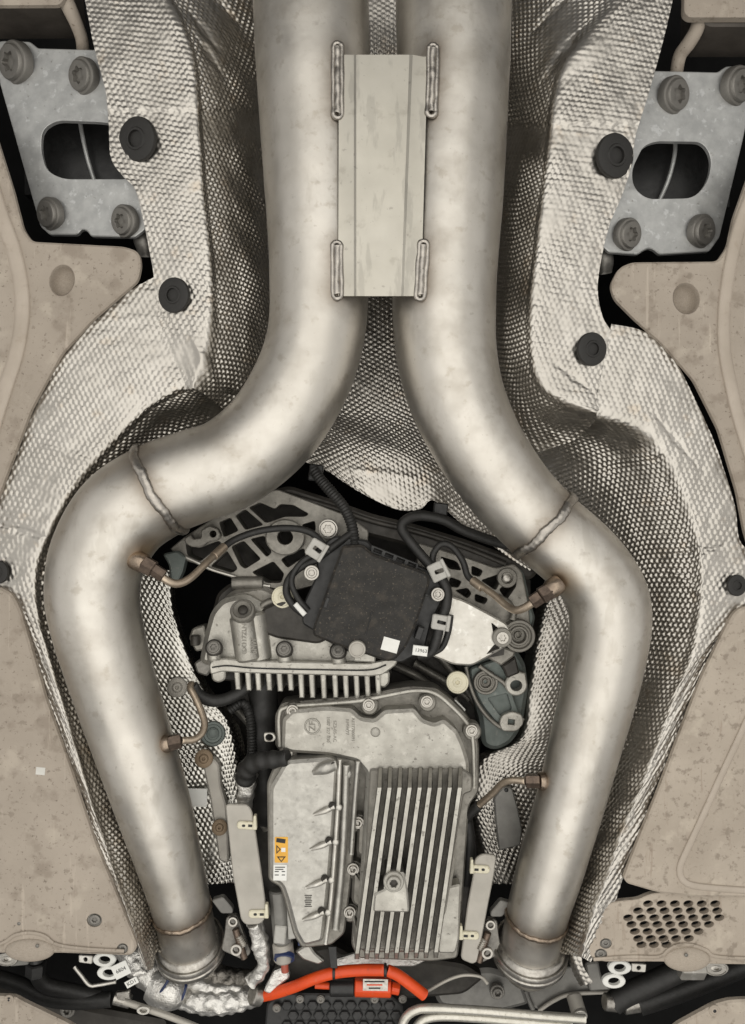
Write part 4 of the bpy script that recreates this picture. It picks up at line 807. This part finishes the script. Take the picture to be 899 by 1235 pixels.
# --- oil pan
t = thing('gearbox_oil_pan', 'cast aluminium gearbox oil pan with long cooling ribs and a drain plug', 'oil pan', 470, 1000, -40)
plate('flange', rnd([(332, 900), (332, 862), (340, 848), (392, 843), (440, 839), (470, 832), (496, 828), (526, 830), (544, 844), (562, 862), (574, 880), (578, 900), (578, 955), (566, 972), (560, 1060), (556, 1130), (552, 1156), (520, 1160), (432, 1156), (424, 1140), (430, 1000), (420, 912), (345, 912)], 5), -68, 40, CASTD, t, 2)
plate('body', rnd([(340, 904), (341, 868), (352, 857), (392, 853), (424, 855), (436, 866), (452, 868), (464, 857), (500, 855), (510, 868), (524, 873), (536, 868), (552, 882), (560, 900), (566, 920), (566, 948), (556, 952), (548, 1050), (540, 1100), (520, 1150), (438, 1150), (430, 1130), (438, 1000), (442, 932), (430, 918), (396, 911), (352, 908)], 4), -40, 30, CAST, t, 4)
plate('step', rnd([(446, 928), (560, 928), (570, 936), (570, 955), (560, 958), (546, 1040), (530, 1146), (428, 1146), (440, 1040)], 4), -36, 20, CASTD, t, 2)  # darker casting: shade and dirt between the ribs put into the colour
tube('rim', [(338, 900, -52), (337, 864, -52), (346, 853, -52), (392, 849, -52), (434, 845, -52), (470, 838, -52), (500, 833, -52), (524, 836, -52), (545, 852, -52), (566, 876, -52), (571, 900, -52), (572, 950, -52)], 2.8, CAST, t)
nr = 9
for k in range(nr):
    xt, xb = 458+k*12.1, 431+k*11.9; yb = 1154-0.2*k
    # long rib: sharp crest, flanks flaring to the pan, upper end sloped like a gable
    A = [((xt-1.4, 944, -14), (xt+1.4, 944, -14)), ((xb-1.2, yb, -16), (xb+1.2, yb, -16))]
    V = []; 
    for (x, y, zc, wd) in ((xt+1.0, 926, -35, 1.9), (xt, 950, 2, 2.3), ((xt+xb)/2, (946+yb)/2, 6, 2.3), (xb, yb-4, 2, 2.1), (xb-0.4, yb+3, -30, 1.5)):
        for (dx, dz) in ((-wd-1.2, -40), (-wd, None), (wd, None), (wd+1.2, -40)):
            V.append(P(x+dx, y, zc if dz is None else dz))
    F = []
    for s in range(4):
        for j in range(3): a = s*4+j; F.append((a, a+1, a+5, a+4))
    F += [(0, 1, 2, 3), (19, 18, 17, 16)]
    me = mesh('cooling_rib', V, F, CASTD, 30); me.materials.append(CAST)  # flanks in a darker casting, their shade put into the colour; crests lighter
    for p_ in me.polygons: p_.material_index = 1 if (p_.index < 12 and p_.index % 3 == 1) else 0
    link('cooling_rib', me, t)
plate('drain_pad', rnd([(450, 1100), (452, 1078), (466, 1072), (464, 1054), (488, 1052), (492, 1074), (494, 1101)], 4), 7, 44, CAST, t, 2)
inst('drain_plug', 'socket', 475, 1063, 8, 12.5, CAST, t); inst('plug_recess', 'button', 475, 1063, 12, 5, CASTX, t)
for x, y in ((353, 857), (346, 908), (445, 850), (515, 846), (569, 881), (432, 992), (426, 1048), (422, 1100)):
    inst('bolt', 'socket', x, y, -46, 7.6, BRBOLT, t)
    plate('bolt_pocket', circ(x+1, y+2, 11, 11, 20), -51, 20, CASTD, t, 2)
for pts in ([(432, 985), (446, 1000), (452, 1020), (440, 1035), (430, 1030)], [(426, 1045), (440, 1066), (446, 1085), (432, 1095), (424, 1088)], [(424, 1098), (434, 1120), (438, 1138), (428, 1142)]):
    plate('side_web', rnd(pts, 5), -44, 14, CASTD, t, 3)
plate('lower_corner', rnd([(534, 1072), (556, 1066), (554, 1132), (550, 1150), (528, 1150)], 5), -42, 20, CAST, t, 2)
inst('cast_ring', 'thinring', 377, 876, -39.6, 10, CAST, t); text('cast_lettering', 'ZF', 377, 876, -39.8, 11, CASTD, t, -math.pi/2, 0.7)
text('cast_lettering', 'A117700091', 426, 880, -39.8, 5.6, CASTD, t, math.pi/2, 0.5); text('cast_lettering', 'RMW77', 419, 877, -39.8, 5.6, CASTD, t, math.pi/2, 0.5)
text('cast_lettering', 'SZ3-05-AC', 404, 882, -39.8, 5.6, CASTD, t, math.pi/2, 0.5); text('cast_lettering', '1087 327 030', 396, 880, -39.8, 5.6, CASTD, t, math.pi/2, 0.5)
inst('cast_knob', 'dome', 453, 883, -40, 6, CAST, t)
plate('eye_tab', rnd([(318, 884), (330, 884), (334, 890), (330, 895), (319, 895)], 3), -62, 5, BRIGHT, t, 0.8, [circ(325, 889.5, 4.5, 4)])

# --- electric housing cover
t = thing('electric_drive_cover', 'blotchy silver rectangular housing cover with an amber warning label, left of the oil pan', 'housing cover', 370, 1030, -30)
plate('base', rnd([(322, 945), (330, 925), (346, 914), (402, 912), (430, 916), (430, 990), (424, 1060), (416, 1126), (400, 1140), (364, 1144), (354, 1128), (344, 1090), (338, 1070), (324, 1062)], 5), -46, 40, CASTD, t, 2)
plate('cover', rnd([(326, 950), (345, 918), (398, 914), (408, 920), (404, 985), (398, 1060), (390, 1136), (366, 1142), (356, 1124), (346, 1086), (340, 1068), (326, 1060)], 6), -28, 24, CASTB, t, 4)
tube('edge_rail', [(410, 916, -30), (408, 970, -28), (404, 1030, -28), (399, 1090, -28), (393, 1138, -30)], 2.6, BRIGHT, t)
tube('edge_rail', [(418, 922, -34), (416, 980, -34), (412, 1050, -34), (405, 1120, -34)], 4.6, CASTB, t)
tube('edge_rail', [(432, 918, -36), (428, 970, -36), (424, 1030, -36)], 3, CASTB, t)
for y, x in ((975, 404), (1017, 400), (1063, 395), (1102, 391)):
    tube('cast_web', [(x-26, y+8, -27), (x-12, y+3, -25), (x-1, y-2, -28)], [1.5, 3.5, 3], BRIGHT, t); inst('bolt', 'button', x-3, y-3, -26, 4.5, CASTX, t, (0.5, 0)); inst('bolt_seat', 'dome', x+5, y-1, -26, 4, BRIGHT, t)
tube('cast_web', [(378, 932, -28), (392, 926, -22), (404, 922, -26)], [3, 8, 7], CASTB, t); inst('bolt', 'button', 402, 924, -20, 5, CASTX, t, (0.6, 0))
inst('bolt_seat', 'dome', 419, 934, -32, 5.5, CASTB, t)
plate('amber_sticker', rnd(rect(339.5, 1025, 16, 31, 0.0), 1), -27.6, 0.3, AMBER, t, 0)
plate('sticker_bar', rect(339, 1014, 11, 5, 0.15), -27.3, 0.2, INK, t, 0); plate('sticker_bar', rect(342, 1025, 5, 5), -27.3, 0.2, WHITE, t, 0)
plate('warning_triangle', [(334, 1033), (345, 1033), (339.5, 1040)], -27.3, 0.2, INK, t, 0, [[(336.4, 1034.2), (342.6, 1034.2), (339.5, 1038.4)]])
plate('warning_triangle', [(333.5, 1019), (333.5, 1030), (339, 1024.5)], -27.3, 0.2, INK, t, 0, [[(334.6, 1021.4), (334.6, 1027.6), (337.4, 1024.5)]])
plate('white_sticker', rect(338, 1052.5, 16, 19, 0.02), -27.6, 0.3, WHITE, t, 0)
for k, (ox, wd) in enumerate(((0, 12), (-1, 10), (-4, 5), (4, 4), (-4, 5), (4, 4))):
    plate('print_line', rect(338+ox, 1046+(k if k < 2 else 2+(k-2)//2*1.6)*2.6, wd, 1.0), -27.3, 0.2, INK, t, 0)
for k in range(7): plate('print_line', rect(372, 1080+k*2.2, 9-(k % 3), 1.0), -27.6, 0.2, CASTX, t, 0)

# --- tubes and hoses beside the gearbox
def hose(name, pts, r, m, lab, cat, **kw): return tag(tube(name, pts, r, m, **kw), lab, cat)
hose('rubber_pipe', [(318, 790, -115), (318, 850, -115), (319, 930, -120), (322, 990, -130)], [20, 18, 16, 15], RUBBER, 'thick black upright pipe behind the left side of the oil pan', 'pipe', n=24, corr=(34, 0.05))
hose('corner_hose', [(348, 914, -34), (330, 916, -40), (312, 918, -48), (300, 925, -58), (296, 940, -72)], [9.5, 10.5, 11, 11.5, 12], RUBBER, 'black ribbed elbow hose above the housing cover', 'hose', n=24, corr=(16, 0.07), seg=60)
hose('braided_hose', [(278, 856, -100), (292, 848, -96), (300, 858, -96), (304, 890, -98), (303, 925, -104)], 5.5, RUBBER, 'black braided hose arching over the left inner shield', 'hose', n=14, corr=(4, 0.12), seg=120)
hose('foil_sleeve', [(297, 936, -76), (297, 950, -80), (296, 974, -90)], [13, 11, 9], FOIL, 'silver foil sleeve below the black elbow hose', 'sleeve', foil=0.2, ffreq=380, n=24)
hose('foil_sleeve', [(306, 1112, -62), (312, 1128, -64), (316, 1146, -68), (317, 1166, -74), (304, 1184, -80)], [10, 10, 9, 8, 8], FOIL, 'thin crinkled silver sleeve hanging below the left side plate', 'sleeve', foil=0.22, ffreq=420, n=24)
hose('side_hose', [(562, 985, -96), (566, 1010, -92), (566, 1036, -92), (563, 1066, -96)], 7.5, RUBBER, 'black hose between the oil pan and the right side plate', 'hose', n=16)
t = thing('heat_guard', 'dark grey curved guard plate on the right inner shield', 'guard', 610, 985, -96)
plate('guard_plate', rnd([(596, 962), (606, 950), (618, 950), (625, 975), (630, 1000), (628, 1020), (602, 1026), (598, 990)], 4), -98, 8, GREYB, t, 1.5); inst('rivet', 'dome', 611, 953, -97, 2.5, BLACK, t)
t = thing('support_strut', 'grey strut with two rusty washers running down the left inner shield', 'strut', 262, 980, -100)
plate('strut_plate', rnd([(245, 924), (256, 914), (264, 922), (266, 948), (273, 972), (275, 1000), (276, 1042), (264, 1038), (259, 1000), (254, 966)], 4), -98, 14, DUSTP, t, 2)
inst('washer', 'washer', 246, 915, -94, 11, RUST, t, (0.1, -0.2)); inst('washer', 'washer', 265, 998, -92, 9.5, RUST, t, (0.1, -0.2))
o = inst('rusty_washer', 'washer', 214, 829, -110, 12, DUSTP, None, (0.1, -0.1)); tag(o, 'dusty round washer on the left inner shield behind the bent tube', 'washer')
o = inst('rubber_grommet', 'grommet', 257, 885, -112, 15, CASTG, None, (0.2, -0.2)); tag(o, 'dark green rubber grommet in the left inner shield', 'grommet')
o = plate('foil_label', rnd(rect(233, 962, 34, 22, 0.02), 1), -104, 0.5, WHITE, None, 0); tag(o, 'pale grey label on the left inner shield, half hidden by the pipe', 'label')

for (out, cl, lab, px, py) in (
    ([(272, 970), (299, 971), (304, 978), (308, 1000), (316, 1056), (321, 1095), (319, 1110), (313, 1115), (297, 1116), (291, 1110), (281, 1056)], ((297, 996, 0.05, 1), (311, 1103, 0.0, 1)), 'dusty grey side plate with two cream clips, left of the gearbox', 296, 1040),
    ([(573, 1036), (582, 1030), (599, 1032), (596, 1056), (588, 1096), (576, 1160), (570, 1163), (556, 1157), (564, 1093), (571, 1056)], ((580, 1049, 0.05, -1), (567, 1129, 0.05, -1)), 'dusty grey side plate with two cream clips, right of the gearbox', 578, 1095)):
    t = thing('side_plate', lab, 'side plate', px, py, -50, 'dusty side plates of the gearbox')
    plate('plate_body', rnd(out, 5), -52, 4, DUSTP, t, 1.2)
    for cx, cy, rt, sgn in cl:
        q = plate('clip', pill(cx, cy, 22, 9.5, rt), -49, 4, CREAM, t, 1.2); plate('clip_hole', pill(cx-3*sgn, cy, 4, 3, rt), -48.7, 0.5, INK, q, 0)
        plate('clip_tab', rnd([(cx+9*sgn, cy-12), (cx+12*sgn, cy-12), (cx+13*sgn, cy+5), (cx+8*sgn, cy+5)], 1), -46, 8, CREAM, q, 0.8)
        plate('clip_print', rect(cx+5*sgn, cy, 5, 3, rt), -48.7, 0.3, INK, q, 0)
t = thing('cable_plug', 'grey cable plug with blue seals hanging below the silver housing cover', 'plug', 342, 1110, -60)
rod('housing', (336, 1072, -66), (342, 1140, -66), 12, GREYB, t, 12, 0.15); rod('tip', (341, 1136, -62), (343, 1158, -64), 12.5, DUSTP, t, 20, 0.2)
plate('latch', rnd([(346, 1094), (354, 1100), (358, 1132), (348, 1134)], 2), -50, 10, GREYP, t, 1.5); plate('latch_base', rnd(rect(338, 1128, 14, 22, 0.1), 2), -52, 8, GREYP, t, 1.5)
inst('seal', 'thinring', 343, 1157, -52, 12.5, BLUE, t, (0, 0.55), ry=9); tube('seal', [(355, 1095, -50), (359, 1115, -50), (361, 1140, -52)], 1.2, BLUE, t, n=8); rod('red_pin', (343, 1156, -64), (344, 1172, -66), 4.5, mat('red_seal', (0.45, 0.11, 0.07)), t, 16)

# ================================================================== BOTTOM EDGE
t = thing('high_voltage_cable', 'thick orange high voltage cable with black ties below the oil pan', 'cable', 410, 1180, -70)
tube('sheath', [(310, 1202, -98), (330, 1198, -86), (355, 1190, -74), (380, 1180, -66), (405, 1173, -66), (435, 1170, -66), (463, 1170, -66)], 6.8, ORANGE, t, n=20)
tube('sheath', [(467, 1170, -66), (480, 1176, -66), (494, 1186, -66), (512, 1200, -70)], 6.8, ORANGE, t, n=20)
for x, y in ((403, 1173), (465, 1170)): rod('cable_tie', (x-1.8, y, -66), (x+1.8, y, -66), 7.8, BLACK, t, 20, 0.05)
plate('tie_tail', [(396, 1142), (406, 1142), (407, 1168), (399, 1168)], -58, 3, BLACK, t, 0.5)
t = thing('orange_connector', 'orange high voltage connector with a silver label below the orange cable', 'connector', 440, 1190, -80)
rod('body', (428, 1190, -84), (472, 1191, -84), 11, ORANGE, t, 12, 0.1); plate('silver_sticker', rect(453, 1188, 30, 14, 0.02), -72.5, 0.4, BRBOLT, t, 0)
for k in range(3): plate('print_line', rect(452, 1184+k*4, 24-5*k, 1.6), -72.2, 0.2, ORANGE if k == 1 else INK, t, 0)
rod('collar', (398, 1191, -84), (428, 1191, -84), 10, BLACK, t, 16, 0.15); rod('wire', (380, 1188, -84), (398, 1189, -84), 4, ORANGE, t, 16); rod('nose', (472, 1191, -84), (482, 1193, -84), 7, ORANGE, t, 12)
t = thing('honeycomb_cover', 'black plastic cover with a honeycomb surface at the bottom edge, under the orange cable', 'cover', 410, 1225, -90)
plate('cover_body', rnd([(322, 1210), (340, 1198), (470, 1200), (486, 1212), (490, 1300), (315, 1300)], 5), -96, 14, BLACK, t, 2)
k = 0
for r_ in range(4):
    for c_ in range(9):
        x = 346+c_*15.5+(r_ % 2)*7.7; y = 1214+r_*12
        if x < 478 and not (abs(x-384) < 14 and r_ == 1 and False): plate('honeycomb_cell', circ(x, y, 6.8, 5.8, 6), -92, 5, BLACK, t, 1.2); k += 1
for x, y in ((362, 1205), (387, 1205), (334, 1216), (452, 1205), (486, 1205)): inst('screw', 'torx', x, y, -90, 5, BOLT, t)
for pts, lab in (([(484, 1290, -70), (484, 1250, -70), (488, 1230, -70), (500, 1219, -70), (520, 1216, -70), (580, 1219, -70), (650, 1225, -70), (706, 1229, -70)], 'outer speckled metal pipe curving along the bottom edge'),
                 ([(498, 1290, -74), (500, 1250, -74), (506, 1234, -74), (520, 1227, -74), (550, 1226, -74), (620, 1231, -74), (690, 1237, -74)], 'inner speckled metal pipe curving along the bottom edge')):
    hose('coolant_pipe', pts, 5.4, TUBEM, lab, 'pipe', n=18)
t = thing('curved_bracket', 'grey curved bracket with a round post, right of the right clamp', 'bracket', 670, 1190, -118)
plate('bracket_plate', rnd([(633, 1194), (653, 1177), (676, 1168), (697, 1165), (705, 1180), (714, 1196), (690, 1198), (668, 1205), (650, 1218), (639, 1214)], 4), -122, 8, GREYB, t, 1.5)
tube('bracket_rim', [(650, 1219, -118), (668, 1207, -118), (690, 1199, -118), (742, 1196, -118)], 2.4, DUSTP, t); rod('post', (692, 1200, -118), (699, 1224, -100), 9, DUSTP, t, 24, 0.2); inst('post_ring', 'ring', 700, 1226, -96, 9, BRIGHT, t, (0, 0.3))
tube('bracket_rim', [(634, 1194, -118), (638, 1206, -118), (643, 1217, -118)], 3, GREYB, t)
def twin_tag(label, a, b, extra):
    th = thing('twin_ring_bracket', label, 'bracket', a[0], a[1], -40, 'white twin-ring brackets')
    for x, y in (a, b): plate('eye_ring', circ(x, y, 14, 8.6, 28), -40-0.6*(y-a[1])/10, 6, WHITE, th, 1.2, [circ(x, y, 7.2, 4.8, 20)])
    plate('ear', rnd(extra, 2), -46, 4, BRIGHT, th, 0.8, [circ(sum(p[0] for p in extra)/4, sum(p[1] for p in extra)/4, 2.5)])
twin_tag('white bracket of two oval rings below the perforated panel', (748, 1167.5), (741, 1184), [(762, 1162), (780, 1163), (779, 1173), (762, 1172)])
twin_tag('white bracket of two oval rings below the left undertray', (126, 1158), (131, 1174), [(95, 1152), (112, 1153), (111, 1163), (95, 1161)])
for px, py, wd, h, rt, s_, lab in ((146, 1170, 20, 17, -0.45, '6804', 'white printed sticker beside the left twin-ring bracket'), (159, 1185, 16, 8, -0.5, 'KD1', 'small white printed tag below the left twin-ring bracket')):
    th = thing('paper_tag', lab, 'tag', px, py, -38); plate('tag_sheet', rect(px, py, wd, h, rt), -36, 1.2, WHITE, th, 0); text('print', s_, px, py, -35.8, 6.5, INK, th, rt, 0.05)
# foil wrapped hoses
FG = 'foil wrapped hoses at the lower left'
def foil(pts, r, m, lab, seed=1, amt=0.11, name='foil_hose', fr=480):
    return tag(tube(name, pts, r, m, n=40, foil=amt, ffreq=fr, seed=seed, seg=int(40+len(pts)*16)), lab, 'hose', FG)
foil([(150, 1142, -115), (166, 1160, -111), (182, 1176, -109), (200, 1190, -109)], [12, 17, 17, 16], FOIL, 'upper foil hose coming from under the left undertray', 3)
t_ = foil([(184, 1184, -107), (196, 1190, -105), (210, 1194, -105), (222, 1198, -107)], [20, 24, 23, 17], FOIL, 'fat white foil cuff with two dark blue ties', 4, 0.06, 'foil_cuff', 200)
for pts in ([(186, 1204, -93), (194, 1196, -81), (203, 1182, -81), (205, 1170, -91)], [(210, 1217, -95), (219, 1206, -87), (224, 1192, -87), (224, 1182, -97)]):
    tube('blue_tie', pts, 1.6, BLUE, t_, n=8)
foil([(214, 1200, -115), (236, 1206, -111), (262, 1209, -111), (288, 1206, -113), (310, 1202, -119)], [12, 14, 14, 13, 11], FOIL, 'lower foil hose leading to the orange cable', 5)
foil([(218, 1178, -125), (240, 1188, -119), (265, 1196, -117), (290, 1198, -119), (308, 1198, -123)], [10, 11, 11, 11, 10], FOIL, 'middle foil hose leading to the orange cable', 6)
foil([(228, 1168, -135), (255, 1176, -131), (285, 1182, -131), (306, 1180, -133), (318, 1164, -137)], [10, 13, 13, 11, 8], FOILD, 'dark sooty foil hose above the lighter foil hoses', 7)
o = plate('foil_bracket', rnd([(318, 1196), (330, 1172), (346, 1166), (350, 1180), (336, 1190), (326, 1200)], 3), -80, 10, FOIL, None, 2); tag(o, 'small bright foil bracket behind the start of the orange cable', 'bracket')
o = rod('cable_collar', (304, 1199, -90), (315, 1201, -96), 12, BRBOLT, None, 24); tag(o, 'steel collar where the foil hoses meet the orange cable', 'collar')
# black hoses in the lower corners
HG = 'black hoses in the lower corners'
for pts, r, lab in (([(-30, 1172, -110), (20, 1186, -105), (55, 1203, -100), (90, 1208, -96), (135, 1205, -100)], 9, 'long black hose in the lower left corner'),
                    ([(42, 1150, -80), (44, 1172, -84), (56, 1188, -92), (90, 1196, -98), (120, 1202, -104)], 9, 'short black hose dropping from a nut under the left undertray'),
                    ([(846, 1160, -70), (820, 1170, -74), (790, 1184, -78), (755, 1200, -82), (740, 1210, -84)], 13, 'upper black hose below the perforated panel'),
                    ([(930, 1150, -84), (880, 1172, -86), (830, 1192, -88), (790, 1206, -90), (770, 1212, -90)], 12, 'lower black hose below the perforated panel')):
    o = tube('rubber_hose', pts, r, RUBBER, n=20); tag(o, lab, 'hose', HG)
t = thing('hose_nut', 'black plastic nut on the hose under the left undertray', 'nut', 43, 1162, -70)
rod('cap', (44, 1148, -66), (44, 1160, -66), 9, BLACK, t, 20); rod('hex', (44, 1160, -66), (43, 1176, -68), 12, BLACK, t, 6)
for p0, p1, r, lab in (((729, 1208, -80), (746, 1210, -82), 10, 'dull silver ferrule at the end of the upper right hose'), ((752, 1214, -86), (772, 1211, -88), 9, 'dull silver ferrule at the end of the lower right hose'),
                       ((138, 1203, -92), (158, 1208, -92), 8, 'dull silver ferrule at the end of the lower left hose')):
    o = rod('hose_ferrule', p0, p1, r, BRBOLT, None, 20); tag(o, lab, 'ferrule', 'hose ferrules')
o = rod('hex_fitting', (818, 1166, -60), (848, 1166, -62), 14, BRIGHT, None, 6); tag(o, 'bright hexagonal fitting under the edge of the perforated panel', 'fitting')
o = inst('ring_washer', 'plug', 864, 1168, -56, 15, BRBOLT, None, ry=9); tag(o, 'silver ring washer beside the bright hexagonal fitting', 'washer')
o = inst('ring_washer', 'plug', 8, 1157, -40, 14, BRBOLT, None, ry=8); tag(o, 'grey ring washer under the left edge of the left undertray', 'washer')
o = plate('undertray_web', rnd([(18, 1150), (36, 1150), (34, 1164), (12, 1166)], 2), -44, 6, GREYB, None, 1); tag(o, 'grey metal web beside the ring washer under the left undertray', 'web')
hose('brake_line', [(90, 1166, -60), (98, 1176, -58), (108, 1188, -58), (118, 1188, -60), (140, 1184, -62)], 2.2, BRIGHT, 'thin bright bent line under the left undertray', 'pipe', n=10)
hose('steel_rail', [(150, 1208, -70), (175, 1216, -70), (210, 1228, -70), (250, 1244, -70)], 4, DUSTP, 'grey steel rail below the fat foil cuff', 'rail', n=14)
o = inst('round_nut', 'ring', 173, 1219, -62, 8, BRIGHT, None, ry=5); tag(o, 'bright round nut on the steel rail below the foil cuff', 'nut')
hose('loose_strip', [(515, 1196, -90), (540, 1182, -86), (560, 1176, -86), (580, 1178, -86), (588, 1186, -88)], 2, DUSTP, 'thin curved metal strip below the right side plate', 'strip', n=8)
o = plate('lower_casting', rnd([(340, 1150), (400, 1140), (430, 1156), (520, 1158), (560, 1164), (585, 1180), (560, 1200), (500, 1205), (330, 1215), (320, 1190)], 8), -130, 20, CASTX, None, 4); tag(o, 'near-black casting behind the orange cable', 'casting')
o = plate('foil_edge', rnd([(398, 1160), (430, 1150), (470, 1154), (500, 1150), (520, 1156), (500, 1166), (460, 1166), (404, 1172)], 3), -96, 6, FOIL, None, 1.5); tag(o, 'bright crumpled foil edge between oil pan and orange cable', 'foil edge')
o = plate('foil_edge', rnd([(356, 1148), (372, 1138), (380, 1150), (392, 1160), (384, 1164), (366, 1158)], 3), -70, 8, CASTB, None, 2); tag(o, 'small silver lug below the silver housing cover', 'lug')

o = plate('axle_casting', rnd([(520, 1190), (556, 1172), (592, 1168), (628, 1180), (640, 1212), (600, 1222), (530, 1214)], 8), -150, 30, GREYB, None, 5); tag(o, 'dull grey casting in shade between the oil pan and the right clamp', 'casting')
o = plate('rack_housing', rnd([(-40, 1186), (40, 1198), (110, 1216), (200, 1232), (200, 1262), (-40, 1262)], 6), -150, 30, CASTX, None, 5); tag(o, 'dark housing in shade behind the lower left hoses', 'housing')
o = plate('hanger_strap', rnd([(140, 1198), (156, 1196), (158, 1212), (142, 1214)], 2), -84, 6, BRBOLT, None, 1); tag(o, 'small silver strap round the lower left hose', 'strap')
o = plate('tow_bracket', rnd([(706, 1162), (722, 1160), (726, 1180), (738, 1194), (712, 1196)], 3), -70, 20, GREYB, None, 2); tag(o, 'grey bracket foot beside the right twin-ring bracket', 'bracket')
for x, y, lab in ((600, 1196, 'dark bolt on the shaded grey casting'), (82, 1218, 'dark bolt on the dark left housing')):
    o = inst('bolt', 'socket', x, y, -140, 9, BOLT); tag(o, lab, 'bolt')
